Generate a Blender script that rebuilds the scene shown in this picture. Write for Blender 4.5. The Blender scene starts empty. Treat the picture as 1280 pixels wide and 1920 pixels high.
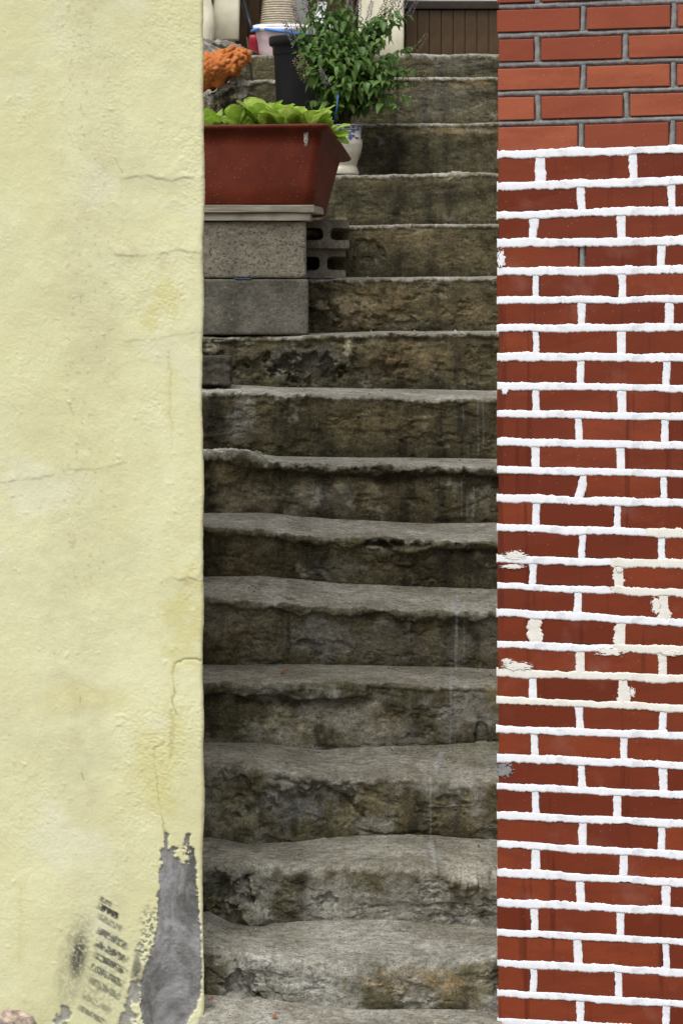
import bpy, bmesh, math, random
import numpy as np
from mathutils import Vector, Matrix, Euler
from mathutils.geometry import tessellate_polygon

# ------------------------------------------------------------------ camera, sky, sun, exposure
F, YH, CX, H = 5750.0, 620.0, 640.0, 1.555      # focal length and horizon in photo pixels, eye height in metres
scene = bpy.context.scene
COL = scene.collection
cam_data = bpy.data.cameras.new('camera')
cam = bpy.data.objects.new('camera', cam_data); COL.objects.link(cam)
cam.location = (0, 0, H); cam.rotation_euler = (math.radians(90), 0, 0)
cam_data.sensor_fit = 'VERTICAL'; cam_data.sensor_height = 36.0; cam_data.sensor_width = 24.0
cam_data.lens = 36.0 * F / 1920.0
cam_data.shift_y = -(960.0 - YH) / 1920.0
cam_data.clip_start = 0.1; cam_data.clip_end = 400
cam_data.dof.use_dof = True; cam_data.dof.focus_distance = 8.3; cam_data.dof.aperture_fstop = 40
scene.camera = cam

SUN_EL, SUN_AZ = math.radians(62), math.radians(180 + 22)      # azimuth from +Y; high, behind and left of the viewer
world = bpy.data.worlds.new('World'); scene.world = world; world.use_nodes = True
wn = world.node_tree; wn.nodes.clear()
sky = wn.nodes.new('ShaderNodeTexSky'); sky.sky_type = 'NISHITA'; sky.sun_disc = False
sky.sun_elevation = SUN_EL; sky.sun_rotation = SUN_AZ; sky.dust_density = 4.0; sky.air_density = 1.0; sky.ozone_density = 1.0
hs = wn.nodes.new('ShaderNodeHueSaturation'); hs.inputs['Saturation'].default_value = 0.25
bg = wn.nodes.new('ShaderNodeBackground'); bg.inputs['Strength'].default_value = 0.15
wo = wn.nodes.new('ShaderNodeOutputWorld')
wn.links.new(sky.outputs[0], hs.inputs['Color']); wn.links.new(hs.outputs[0], bg.inputs['Color']); wn.links.new(bg.outputs[0], wo.inputs['Surface'])
sun_d = bpy.data.lights.new('sun', 'SUN'); sun_d.energy = 1.5; sun_d.angle = math.radians(28); sun_d.color = (1.0, 0.98, 0.95)
sun = bpy.data.objects.new('sun', sun_d); COL.objects.link(sun)
sdir = Vector((math.sin(SUN_AZ) * math.cos(SUN_EL), math.cos(SUN_AZ) * math.cos(SUN_EL), math.sin(SUN_EL)))
sun.rotation_euler = sdir.to_track_quat('Z', 'Y').to_euler(); sun.location = (0, -2, 12)
vs = scene.view_settings
vs.view_transform = 'Standard'; vs.look = 'None'; vs.exposure = 0.27; vs.gamma = 1.0; vs.use_curve_mapping = False

# ------------------------------------------------------------------ helpers
rng = np.random.default_rng(7)
R = random.Random(11)

def P(px, py, d):
    return Vector(((px - CX) * d / F, d, H - (py - YH) * d / F))

_perm = rng.permutation(256); _perm = np.concatenate([_perm, _perm, _perm])
_grad = rng.normal(size=(256, 3)); _grad /= np.linalg.norm(_grad, axis=1)[:, None]

from concurrent.futures import ThreadPoolExecutor
_pool = ThreadPoolExecutor(4)
_perm32 = _perm.astype(np.int32); _gx, _gy, _gz = [np.ascontiguousarray(_grad[:, c]).astype(np.float32) for c in range(3)]
def _perlin_block(p):
    i = np.floor(p); f = (p - i).astype(np.float32); i = i.astype(np.int32) & 255
    u = f * f * f * (f * (f * 6 - 15) + 10)
    fx, fy, fz = f[:, 0], f[:, 1], f[:, 2]; ux, uy, uz = u[:, 0], u[:, 1], u[:, 2]
    X, Y, Z = i[:, 0], i[:, 1], i[:, 2]; Y1 = (Y + 1) & 255; Z1 = (Z + 1) & 255
    A = _perm32.take(X); B = _perm32.take((X + 1) & 255)
    AA = _perm32.take(A + Y); AB = _perm32.take(A + Y1); BA = _perm32.take(B + Y); BB = _perm32.take(B + Y1)
    def g(h, zz, dx, dy, dz):
        h = _perm32.take(h + zz); return _gx.take(h) * (fx - dx) + _gy.take(h) * (fy - dy) + _gz.take(h) * (fz - dz)
    def lz(h, dx, dy):
        a = g(h, Z, dx, dy, 0); return a + uz * (g(h, Z1, dx, dy, 1) - a)
    a = lz(AA, 0, 0); a = a + uy * (lz(AB, 0, 1) - a); b = lz(BA, 1, 0); b = b + uy * (lz(BB, 1, 1) - b)
    return (a + ux * (b - a)) * 1.5

def perlin(p):
    p = np.asarray(p, dtype=np.float64); sh = p.shape[:-1]; q = p.reshape(-1, 3)
    if len(q) < 20000: return _perlin_block(q).reshape(sh)
    return np.concatenate(list(_pool.map(_perlin_block, np.array_split(q, len(q) // 12000 + 1)))).reshape(sh)

def fbm(p, scale, octv=4, gain=0.5):
    p = np.asarray(p) * scale; a = 1.0; s = 0
    for o in range(octv):
        s = s + a * perlin(p + 17.3 * o); a *= gain; p = p * 2.03
    return s

def cells(p, scale, seed=3):
    """distance to the nearest of jittered cell points (for lumps and pebbles)"""
    p = np.asarray(p) * scale; i = np.floor(p).astype(np.int64)
    best = np.full(p.shape[:-1], 9.0)
    for dx in (-1, 0, 1):
        for dy in (-1, 0, 1):
            for dz in (-1, 0, 1):
                c = i + np.array([dx, dy, dz]); cc = c & 255
                h = _perm[_perm[_perm[(cc[..., 0] + seed) & 255] + cc[..., 1]] + cc[..., 2]]
                j = _grad[h] * 0.5 + 0.5
                best = np.minimum(best, np.linalg.norm(c + j - p, axis=-1))
    return best

def sstep(a, b, x):
    t = np.clip((x - a) / (b - a), 0, 1); return t * t * (3 - 2 * t)

def thing(name, loc, label, cat, group=None):
    o = bpy.data.objects.new(name, None); COL.objects.link(o); o.location = loc
    o['label'] = label; o['category'] = cat
    if group: o['group'] = group
    o.empty_display_size = 0.05
    return o

def tag(o, label=None, cat=None, group=None, kind=None):
    if label: o['label'] = label
    if cat: o['category'] = cat
    if group: o['group'] = group
    if kind: o['kind'] = kind
    return o

def mesh_obj(name, verts, faces, mat, parent=None, smooth=False, attrs=None, origin=None):
    """verts in world coordinates; origin = where the object's own origin sits"""
    v = np.asarray(verts, dtype=np.float64).reshape(-1, 3)
    off = np.array(origin if origin is not None else (parent.location if parent else (0, 0, 0)), dtype=np.float64)
    v = v - off
    me = bpy.data.meshes.new(name)
    if isinstance(faces, np.ndarray):
        n = len(faces); k = faces.shape[1]
        me.vertices.add(len(v)); me.vertices.foreach_set('co', v.astype(np.float32).ravel())
        me.loops.add(n * k); me.loops.foreach_set('vertex_index', faces.astype(np.int32).ravel())
        me.polygons.add(n); me.polygons.foreach_set('loop_start', np.arange(0, n * k, k, dtype=np.int32))
        me.update(calc_edges=True)
    else:
        me.from_pydata([tuple(x) for x in v], [], faces)
    if smooth: me.polygons.foreach_set('use_smooth', np.ones(len(me.polygons), dtype=bool))
    for an, av in (attrs or {}).items():
        a = me.attributes.new(an, 'FLOAT_COLOR', 'POINT'); a.data.foreach_set('color', np.asarray(av, dtype=np.float32).ravel())
    me.materials.append(mat)
    o = bpy.data.objects.new(name, me); COL.objects.link(o)
    if parent: o.parent = parent
    o.location = off - np.array(parent.location if parent else (0, 0, 0))
    return o

def grid_faces(nr, nc, wrap=False):
    r = np.arange(nr - 1)[:, None]; m = nc if wrap else nc - 1
    c = np.arange(m)[None, :]; c2 = (c + 1) % nc
    return np.stack([r * nc + c, r * nc + c2, (r + 1) * nc + c2, (r + 1) * nc + c], -1).reshape(-1, 4)

def grid_normals(V):
    a = np.gradient(V, axis=0); b = np.gradient(V, axis=1)
    n = np.cross(a, b); return n / (np.linalg.norm(n, axis=-1, keepdims=True) + 1e-12)

def lathe(profile, n=48, center=(0, 0, 0)):
    pr = np.array(profile); a = np.linspace(0, 2 * np.pi, n, endpoint=False)
    V = np.stack([pr[:, 0][:, None] * np.cos(a), pr[:, 0][:, None] * np.sin(a), np.repeat(pr[:, 1][:, None], n, 1)], -1)
    return V + np.array(center), grid_faces(len(pr), n, True)

def tube(pts, radii, n=8):
    pts = np.array([tuple(p) for p in pts], dtype=float); m = len(pts)
    if np.isscalar(radii): radii = np.full(m, radii)
    t = np.gradient(pts, axis=0); t /= np.linalg.norm(t, axis=1)[:, None]
    up = np.array([0.31, 0.2, 0.93]); V = []
    a = np.linspace(0, 2 * np.pi, n, endpoint=False)
    for k in range(m):
        s = np.cross(t[k], up)
        if np.linalg.norm(s) < 1e-4: s = np.cross(t[k], (1, 0, 0))
        s /= np.linalg.norm(s); w = np.cross(s, t[k])
        V.append(pts[k] + radii[k] * (np.cos(a)[:, None] * s + np.sin(a)[:, None] * w))
    V = np.array(V).reshape(-1, 3)
    f = [tuple(x) for x in grid_faces(m, n, True)] + [tuple(range(n))[::-1], tuple((m - 1) * n + np.arange(n))]
    return V, [tuple(int(i) for i in x) for x in f]

def rough_box(size, cuts, bevel, amp, scale, seed=0.0):
    """box with rounded edges, cut into a lattice and roughened; centred in x and y, base at z = 0"""
    sx, sy, sz = size
    bm = bmesh.new(); bmesh.ops.create_cube(bm, size=1.0)
    bmesh.ops.subdivide_edges(bm, edges=bm.edges[:], cuts=cuts, use_grid_fill=True)
    v = np.array([x.co[:] for x in bm.verts]); n = np.array([x.normal[:] for x in bm.verts])
    half = np.array([sx, sy, sz]) / 2; p = v * 2 * half
    core = np.clip(p, -(half - bevel), half - bevel); dv = p - core; L = np.linalg.norm(dv, axis=1)
    on = L > 1e-9; p[on] = core[on] + dv[on] / L[on][:, None] * np.minimum(L[on], bevel)[:, None]
    nrm = np.where(on[:, None], dv / (L[:, None] + 1e-9), n)
    p = p + nrm * (amp * fbm(p + seed, scale, 4, 0.55))[:, None]
    p[:, 2] += sz / 2
    faces = [tuple(x.index for x in f.verts) for f in bm.faces]; bm.free()
    return p, faces

# ------------------------------------------------------------------ materials
class NT:
    def __init__(self, name):
        self.m = bpy.data.materials.new(name); self.m.use_nodes = True
        self.t = self.m.node_tree; self.t.nodes.clear()
        self.out = self.t.nodes.new('ShaderNodeOutputMaterial')
        self.b = self.t.nodes.new('ShaderNodeBsdfPrincipled')
        self.t.links.new(self.b.outputs[0], self.out.inputs[0])
        self.tc = self.t.nodes.new('ShaderNodeTexCoord').outputs['Object']
        self.b.inputs['Specular IOR Level'].default_value = 0.3
    def link(self, a, b): self.t.links.new(a, b)
    def set(self, sock, v):
        if hasattr(v, 'links') or isinstance(v, bpy.types.NodeSocket): self.link(v, sock)
        else: sock.default_value = v
    def noise(self, scale, detail=4, rough=0.55, stretch=None, dist=0.0, seed=None):
        n = self.t.nodes.new('ShaderNodeTexNoise'); n.inputs['Scale'].default_value = scale
        n.inputs['Detail'].default_value = detail; n.inputs['Roughness'].default_value = rough; n.inputs['Distortion'].default_value = dist
        src = self.tc
        if stretch or seed:
            mp = self.t.nodes.new('ShaderNodeMapping'); self.link(src, mp.inputs[0])
            if stretch: mp.inputs['Scale'].default_value = stretch
            if seed: mp.inputs['Location'].default_value = (seed, seed * 1.7, seed * 0.3)
            src = mp.outputs[0]
        self.link(src, n.inputs['Vector']); return n.outputs['Fac']
    def voronoi(self, scale, feature='F1', rand=1.0):
        n = self.t.nodes.new('ShaderNodeTexVoronoi'); n.feature = feature; n.inputs['Scale'].default_value = scale
        n.inputs['Randomness'].default_value = rand; self.link(self.tc, n.inputs['Vector']); return n
    def ramp(self, fac, lo, hi, c0=0.0, c1=1.0):
        n = self.t.nodes.new('ShaderNodeMapRange'); n.interpolation_type = 'SMOOTHSTEP'
        self.set(n.inputs['Value'], fac); n.inputs['From Min'].default_value = lo; n.inputs['From Max'].default_value = hi
        n.inputs['To Min'].default_value = c0; n.inputs['To Max'].default_value = c1; return n.outputs[0]
    def mix(self, fac, a, b, mode='MIX'):
        n = self.t.nodes.new('ShaderNodeMix'); n.data_type = 'RGBA'; n.blend_type = mode
        self.set(n.inputs['Factor'], fac)
        for s, v in ((n.inputs['A'], a), (n.inputs['B'], b)): pass
        A = [s for s in n.inputs if s.name == 'A' and s.type == 'RGBA'][0]; B = [s for s in n.inputs if s.name == 'B' and s.type == 'RGBA'][0]
        for s, v in ((A, a), (B, b)):
            if isinstance(v, tuple): s.default_value = (*v, 1.0) if len(v) == 3 else v
            else: self.link(v, s)
        return [s for s in n.outputs if s.type == 'RGBA'][0]
    def math(self, op, a, b=0.0):
        n = self.t.nodes.new('ShaderNodeMath'); n.operation = op; self.set(n.inputs[0], a); self.set(n.inputs[1], b); return n.outputs[0]
    def attr(self, name):
        n = self.t.nodes.new('ShaderNodeAttribute'); n.attribute_name = name
        s = self.t.nodes.new('ShaderNodeSeparateColor'); self.link(n.outputs['Color'], s.inputs[0])
        return s.outputs[0], s.outputs[1], s.outputs[2], n.outputs['Alpha']
    def rand(self):
        return self.t.nodes.new('ShaderNodeObjectInfo').outputs['Random']
    def color(self, c):
        self.set(self.b.inputs['Base Color'], (*c, 1.0) if isinstance(c, tuple) else c)
    def rough(self, r): self.set(self.b.inputs['Roughness'], r)
    def bump(self, h, strength=0.5, dist=0.002, prev=None):
        n = self.t.nodes.new('ShaderNodeBump'); n.inputs['Strength'].default_value = strength; n.inputs['Distance'].default_value = dist
        self.link(h, n.inputs['Height'])
        if prev: self.link(prev, n.inputs['Normal'])
        self.link(n.outputs[0], self.b.inputs['Normal']); return n.outputs[0]

def simple(name, c, rough=0.6, var=0.15, scale=30, bump=0.0, bscale=200, spec=0.3, objvar=0.0):
    n = NT(name); f = n.noise(scale, 5, 0.6)
    dk = tuple(x * (1 - var * 1.6) for x in c); lt = tuple(min(1, x * (1 + var)) for x in c)
    col = n.mix(n.ramp(f, 0.3, 0.7), dk, lt)
    if objvar:
        col = n.mix(n.math('MULTIPLY', n.rand(), objvar), col, tuple(x * 0.35 for x in c))
    n.color(col); n.rough(rough); n.b.inputs['Specular IOR Level'].default_value = spec
    if bump: n.bump(n.noise(bscale, 4, 0.6), bump, 0.002)
    return n.m

# weathered stair concrete: attribute "stain" = pale, dark (holds painted shade too), tan, blue-grey; "wear" = foot wear and lit lip edges, drips, moss
def concrete_mat():
    n = NT('weathered_concrete')
    pale, dark, tan, blue = n.attr('stain'); wear, drip, moss, crack = n.attr('wear')
    n1 = n.noise(6, 6, 0.68, stretch=(0.8, 1, 1.3), dist=0.5); n2 = n.noise(26, 7, 0.75, stretch=(0.75, 1, 1.3), seed=3.1); n3 = n.noise(120, 5, 0.75, seed=5.0)
    st = n.noise(14, 4, 0.6, stretch=(1.0, 1.0, 0.16), seed=9.0)
    br = n.mix(n.ramp(n1, 0.36, 0.64), (0.040, 0.034, 0.015), (0.118, 0.104, 0.058))  # riser tones kept dark: passage shade is put into the colour
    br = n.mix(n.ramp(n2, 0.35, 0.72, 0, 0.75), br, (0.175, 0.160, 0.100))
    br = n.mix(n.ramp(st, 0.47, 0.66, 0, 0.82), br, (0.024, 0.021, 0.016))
    br = n.mix(n.math('MULTIPLY', blue, n.ramp(n2, 0.3, 0.65, 0.35, 1.0)), br, (0.200, 0.200, 0.200))
    br = n.mix(n.math('MULTIPLY', pale, n.ramp(n2, 0.30, 0.55, 0.3, 1.0)), br, (0.430, 0.400, 0.300))
    br = n.mix(n.math('MULTIPLY', tan, n.ramp(n2, 0.35, 0.6, 0.1, 1.0)), br, (0.330, 0.250, 0.140))
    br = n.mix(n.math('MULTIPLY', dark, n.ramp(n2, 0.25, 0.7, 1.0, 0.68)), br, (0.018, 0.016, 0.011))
    tread = n.mix(n.ramp(n1, 0.35, 0.66), (0.255, 0.245, 0.208), (0.460, 0.455, 0.430))
    tread = n.mix(n.ramp(n2, 0.48, 0.68, 0, 0.75), tread, (0.130, 0.119, 0.090)); tread = n.mix(n.ramp(n.noise(11, 5, .7, stretch=(.5, 1, 1), seed=21.0), .52, .72, 0, .6), tread, (0.150, 0.135, 0.095))
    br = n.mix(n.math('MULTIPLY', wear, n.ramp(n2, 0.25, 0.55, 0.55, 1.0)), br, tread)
    br = n.mix(n.math('MULTIPLY', moss, n.ramp(n2, 0.4, 0.62)), br, (0.085, 0.095, 0.030))
    br = n.mix(drip, br, (0.34, 0.36, 0.40))
    br = n.mix(n.math('MULTIPLY', crack, 0.55), br, (0.020, 0.017, 0.011))
    # fine grain: dark pits and pale sand grains
    br = n.mix(n.ramp(n3, 0.50, 0.66, 0, 0.85), br, n.mix(0.72, br, (0.01, 0.009, 0.007)))
    vg = n.voronoi(420); br = n.mix(n.ramp(vg.outputs['Distance'], 0.12, 0.2, 0.5, 0.0), br, n.mix(0.5, br, (0.62, 0.58, 0.5)))
    spk = n.voronoi(75); br = n.mix(n.ramp(spk.outputs['Distance'], 0.045, 0.075, 0.85, 0.0), br, (0.60, 0.57, 0.50))
    n4 = n.noise(330, 4, 0.7, seed=12.0); n5 = n.noise(62, 6, 0.8, stretch=(0.8, 1, 1.25), seed=15.0)
    br = n.mix(1.0, br, n.mix(n.ramp(n4, 0.30, 0.70), (0.68, 0.67, 0.64), (1.32, 1.32, 1.30)), 'MULTIPLY')
    br = n.mix(1.0, br, n.mix(n.ramp(n5, 0.34, 0.66), (0.66, 0.65, 0.62), (1.28, 1.28, 1.25)), 'MULTIPLY')
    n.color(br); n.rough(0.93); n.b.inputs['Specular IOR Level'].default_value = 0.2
    b = n.bump(n3, 0.7, 0.0028); b = n.bump(n5, 0.3, 0.003, b); n.bump(n2, 0.2, 0.004, b)
    return n.m

def plaster_mat():
    n = NT('yellow_plaster')
    grey, black, ochre, dirt = n.attr('stain'); chip, crack, _, pale = n.attr('wear')
    n1 = n.noise(3.2, 5, 0.6, dist=0.5); n2 = n.noise(22, 5, 0.65, seed=2.0); n3 = n.noise(170, 4, 0.6, seed=4.0)
    c = n.mix(n.ramp(n1, 0.35, 0.65), (0.715, 0.697, 0.400), (0.795, 0.783, 0.490))
    c = n.mix(n.ramp(n2, 0.45, 0.75, 0, 0.30), c, (0.715, 0.690, 0.400))
    c = n.mix(n.math('MULTIPLY', dirt, n.ramp(n2, 0.3, 0.65, 0.35, 1.0)), c, (0.590, 0.555, 0.340))
    c = n.mix(ochre, c, (0.600, 0.530, 0.140))
    c = n.mix(pale, c, (0.800, 0.790, 0.600))
    c = n.mix(chip, c, (0.560, 0.500, 0.330))
    gn = n.noise(9, 6, 0.7, stretch=(1, 1, 0.55), dist=0.8, seed=7.0)
    g = n.mix(n.ramp(gn, 0.32, 0.68), (0.080, 0.080, 0.083), (0.400, 0.395, 0.405))
    c = n.mix(grey, c, g)
    c = n.mix(black, c, (0.035, 0.040, 0.045))
    c = n.mix(crack, c, (0.270, 0.235, 0.100))
    pit = n.voronoi(26); c = n.mix(n.math('MULTIPLY', n.ramp(pit.outputs['Distance'], 0.030, 0.055, 1.0, 0.0), n.ramp(n1, 0.45, 0.6, 0, 0.6)), c, (0.2, 0.18, 0.1))
    c = n.mix(n.ramp(n3, 0.30, 0.72, 0.0, 0.13), c, (0.46, 0.42, 0.22)); n.color(c); n.rough(0.62); n.b.inputs['Specular IOR Level'].default_value = 0.25
    b = n.bump(n3, 0.45, 0.0018); n.bump(n2, 0.2, 0.002, b)
    return n.m

def brick_mat(name, lo, hi, dirt, rough, bare=False):
    n = NT(name); r = n.rand(); n.tc = n.t.nodes.new('ShaderNodeNewGeometry').outputs['Position']
    n2 = n.noise(14, 4, 0.6, stretch=(0.5, 0.5, 1.6)); n3 = n.noise(120, 4, 0.65); st = n.noise(40, 3, 0.6, stretch=(1, 1, 0.05), seed=4)
    c = n.mix(n.ramp(r, 0.0, 1.0), lo, hi)
    c = n.mix(n.ramp(n2, 0.35, 0.7, 0, 0.55), c, dirt)
    if not bare:
        c = n.mix(n.ramp(st, 0.57, 0.68, 0, 0.6), c, tuple(x * 0.55 for x in lo))
        bl = n.noise(7, 4, 0.6, seed=8); c = n.mix(n.ramp(bl, 0.56, 0.74, 0, 0.24), c, (0.34, 0.17, 0.13))
    c = n.mix(n.ramp(n3, 0.56, 0.74, 0, 0.4), c, tuple(x * 0.6 for x in lo))
    v = n.voronoi(60); c = n.mix(n.ramp(v.outputs['Distance'], 0.04, 0.07, 0.6, 0.0), c, (0.55, 0.35, 0.25))
    n.color(c); n.rough(n.ramp(n2, 0.3, 0.7, rough - 0.08, rough + 0.1)); n.b.inputs['Specular IOR Level'].default_value = 0.22
    n.bump(n3, 0.25, 0.0012)
    return n.m

def mortar_mat(name, c, var, dark, rough=0.6):
    n = NT(name); n2 = n.noise(45, 5, 0.7); n3 = n.noise(260, 4, 0.6)
    col = n.mix(n.ramp(n2, 0.35, 0.68), tuple(x * (1 - var) for x in c), c)
    col = n.mix(n.ramp(n.noise(18, 5, 0.7, seed=6), 0.52, 0.70, 0, 0.7), col, dark)
    n.color(col); n.rough(rough); n.bump(n3, 0.22, 0.0010)
    return n.m

def leaf_mat(name, a, b, trans=0.25, rough=0.45, vein=0.0, spec=0.4):
    n = NT(name); r = n.rand(); f = n.noise(9, 3, 0.6)
    c = n.mix(r, a, b); c = n.mix(n.ramp(f, 0.35, 0.7, 0, 0.5), c, tuple(x * 0.6 for x in a))
    n.color(c); n.rough(rough); n.b.inputs['Specular IOR Level'].default_value = spec
    t = n.t.nodes.new('ShaderNodeBsdfTranslucent'); n.link(c, t.inputs['Color'])
    m = n.t.nodes.new('ShaderNodeMixShader'); m.inputs[0].default_value = trans
    n.link(n.b.outputs[0], m.inputs[1]); n.link(t.outputs[0], m.inputs[2]); n.link(m.outputs[0], n.out.inputs[0])
    return n.m

def block_mat(name, lo, hi, dark=0.6):
    n = NT(name); g2 = n.noise(95, 4, 0.85); big = n.noise(9, 5, 0.6)
    c = n.mix(n.ramp(big, 0.35, 0.7), lo, hi)
    c = n.mix(n.ramp(g2, 0.47, 0.40, 0, dark), c, (0.05, 0.045, 0.036))
    c = n.mix(n.ramp(g2, 0.58, 0.70, 0, 0.5), c, (0.62, 0.57, 0.46))
    n.color(c); n.rough(0.95); n.b.inputs['Specular IOR Level'].default_value = 0.15
    n.bump(g2, 1.0, 0.006)
    return n.m

M = {}
M['concrete'] = concrete_mat(); M['plaster'] = plaster_mat()
M['red'] = brick_mat('red_painted_brick', (0.148, 0.026, 0.010), (0.232, 0.047, 0.018), (0.130, 0.023, 0.009), 0.34)
M['bare'] = brick_mat('bare_orange_brick', (0.25, 0.056, 0.026), (0.37, 0.098, 0.046), (0.22, 0.048, 0.023), 0.6, True)
M['white'] = mortar_mat('white_painted_mortar', (0.86, 0.865, 0.90), 0.06, (0.50, 0.51, 0.54), 0.45)
M['cream'] = mortar_mat('cream_mortar', (0.82, 0.79, 0.72), 0.08, (0.62, 0.58, 0.5), 0.7)
M['grey'] = mortar_mat('grey_mortar', (0.29, 0.285, 0.275), 0.35, (0.06, 0.06, 0.06), 0.95)
M['asphalt'] = simple('street_concrete', (0.16, 0.155, 0.145), 0.95, 0.25, 4, 0.5, 150)
M['rock'] = simple('grey_rock', (0.22, 0.205, 0.175), 0.95, 0.45, 40, 0.8, 120)
M['pinkrock'] = simple('pink_granite', (0.40, 0.315, 0.255), 0.9, 0.35, 60, 0.7, 160)
M['blk1'] = block_mat('pale_block', (0.21, 0.195, 0.150), (0.31, 0.285, 0.225), 0.85)
M['blk2'] = block_mat('smooth_block', (0.11, 0.105, 0.085), (0.22, 0.21, 0.175), 0.6)
M['blk3'] = block_mat('hollow_block', (0.15, 0.140, 0.110), (0.27, 0.25, 0.195))
M['blk4'] = block_mat('dark_block', (0.06, 0.056, 0.045), (0.10, 0.093, 0.075))

# ------------------------------------------------------------------ the ground
gx = np.array([[-60, -60, -0.07], [60, -60, -0.07], [60, 60, -0.07], [-60, 60, -0.07]], float)
tag(mesh_obj('ground', gx, [(0, 1, 2, 3)], M['asphalt']), kind='structure')

# ------------------------------------------------------------------ yellow plastered wall
YAW_Y = math.radians(6.0); YD = 6.92
YC = np.array([(382 - CX) * YD / F, YD])                   # the corner on plan
wdir = np.array([-math.cos(YAW_Y), -math.sin(YAW_Y)])      # along the front, away from the corner (towards the left, nearer)
rdir = np.array([-math.sin(YAW_Y), math.cos(YAW_Y)])       # along the return, into the depth

def yellow_wall():
    sc = F / YD
    q = np.concatenate([np.arange(-2.2, -0.50, 0.05), np.arange(-0.50, -0.012, 0.0024)])
    arc = np.linspace(0, np.pi / 2, 9); rad = 0.010
    q2 = np.concatenate([np.arange(0.012, 0.06, 0.006), np.arange(0.08, 1.6, 0.09)])
    pts = [YC + wdir * (-t) for t in q]; nn = [-rdir] * len(q)
    c0 = YC + wdir * rad + rdir * rad
    for a in arc:
        nrm = -rdir * math.cos(a) - wdir * math.sin(a); pts.append(c0 + nrm * rad); nn.append(nrm)
    for t in q2: pts.append(YC + rdir * t); nn.append(-wdir)
    pts = np.array(pts); nn = np.array(nn)
    py = np.concatenate([np.arange(1975, -30, -2.0), np.arange(-50, -1100, -45.0)])
    z = H - (py - YH) * YD / F; z[0] = -0.09
    V = np.zeros((len(z), len(pts), 3)); V[..., :2] = pts[None]; V[..., 2] = z[:, None]
    N = np.zeros_like(V); N[..., :2] = nn[None]
    x = CX + V[..., 0] / V[..., 1] * F; y = YH - (V[..., 2] - H) / V[..., 1] * F      # reference layout of the wall surface
    front = np.arange(len(pts)) < len(q) + 5; fr = front[None, :] * np.ones_like(x)
    nz = lambda s, o=4, g=0.5, k=0.0: fbm(V + k, s, o, g)
    d = 0.0022 * nz(4, 2) + 0.0005 * nz(26, 4, 0.6)
    stucco = np.clip(nz(7, 3, 0.5, 3.3) * 1.2 + 0.45, 0.12, 1) * (0.55 + 0.45 * sstep(120, 330, x))
    d += 0.00085 * stucco * fbm(V * np.array([1, 1, 1.6]), 135, 3, 0.7)
    d += 0.0011 * np.clip(perlin(V * 85) - 0.50, 0, 1) * 3                      # drops and blisters of paint
    yl_n = 2.5 * fbm(np.stack([x, 0 * x, 0 * x + 3], -1), 0.05, 3)
    yl_m = fbm(V + 2.2, 22, 3); yl_w = 5.0 * fbm(V + 7.7, 28, 4, 0.6)
    ochre = np.zeros_like(x); dirt = np.zeros_like(x); crack = np.zeros_like(x); chip = np.zeros_like(x)
    def lip(pl, amp, fall, w=2.2, cr=0.4):
        nonlocal d, crack, dirt
        pl = np.array(pl, float); yl = np.interp(x, pl[:, 0], pl[:, 1]) + yl_n
        ins = sstep(pl[0, 0] - 12, pl[0, 0] + 12, x) * sstep(pl[-1, 0] + 12, pl[-1, 0] - 2, x) * fr
        a = yl - y
        md = np.clip(0.55 + 0.9 * yl_m, 0.1, 1); d += 0.42 * amp * md * ins * sstep(-w, w, a) * np.exp(-np.clip(a, 0, None) / fall)
        crack = np.maximum(crack, 0.36 * cr * md * ins * np.exp(-((a + 1.0) / 1.7) ** 2))
        dirt += 0.35 * ins * np.exp(-((a + 10) / 14) ** 2)  # soft darker band just below the lip
    lip([(232, 334), (275, 328), (300, 335), (322, 340), (345, 331), (383, 337)], 0.0045, 40)
    lip([(215, 478), (260, 479), (300, 476), (340, 468), (384, 477)], 0.0040, 36)
    lip([(-40, 907), (0, 904), (50, 900), (90, 893), (130, 880), (180, 880), (232, 867)], 0.0034, 60, 2.2, 0.3)
    lip([(235, 640), (280, 634), (310, 632), (345, 625), (383, 622)], 0.0022, 30, 2, 0.3)
    lip([(298, 1095), (318, 1082), (338, 1088), (352, 1080), (383, 1095)], 0.0045, 30, 2, 0.6)
    lip([(60, 1268), (120, 1260), (160, 1272), (200, 1300)], 0.0022, 70, 14, 0.0)
    def line(pl, w, depth, oc=0.0, cr=0.7):
        nonlocal d, crack, ochre
        pl = np.array(pl, float); best = np.full(x.shape, 1e3)
        xx = x + yl_w; yy = y + 0.6 * yl_w
        for (ax, ay), (bx, by) in zip(pl[:-1], pl[1:]):
            t = np.clip(((xx - ax) * (bx - ax) + (yy - ay) * (by - ay)) / ((bx - ax) ** 2 + (by - ay) ** 2), 0, 1)
            best = np.minimum(best, np.hypot(xx - ax - t * (bx - ax), yy - ay - t * (by - ay)))
        g = np.exp(-(best / (w * 0.8)) ** 2) * fr * np.clip(0.75 + 0.7 * yl_m, 0.3, 1)
        d -= depth * g; crack = np.maximum(crack, 0.95 * cr * g)
        if oc: ochre = np.maximum(ochre, 0.55 * oc * np.exp(-(best / (w * 6)) ** 2) * fr * np.clip(0.6 + 0.9 * yl_m, 0, 1))
    line([(381, 1237), (342, 1236), (329, 1246), (326, 1272), (325, 1318), (333, 1342)], 1.9, 0.0020, 0.5, 0.75)
    line([(310, 1392), (292, 1402), (291, 1440), (297, 1480), (303, 1530), (309, 1565)], 1.9, 0.0018, 0.3, 0.55)
    line([(318, 662), (320, 740), (323, 820), (324, 850)], 2.2, 0.0006, 0.5, 0.25)
    line([(322, 1335), (326, 1375), (318, 1420)], 5.0, 0.0012, 0.75, 0.25)
    line([(213, 295), (222, 310), (230, 326)], 1.4, 0.001, 0, 0.4)
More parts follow.
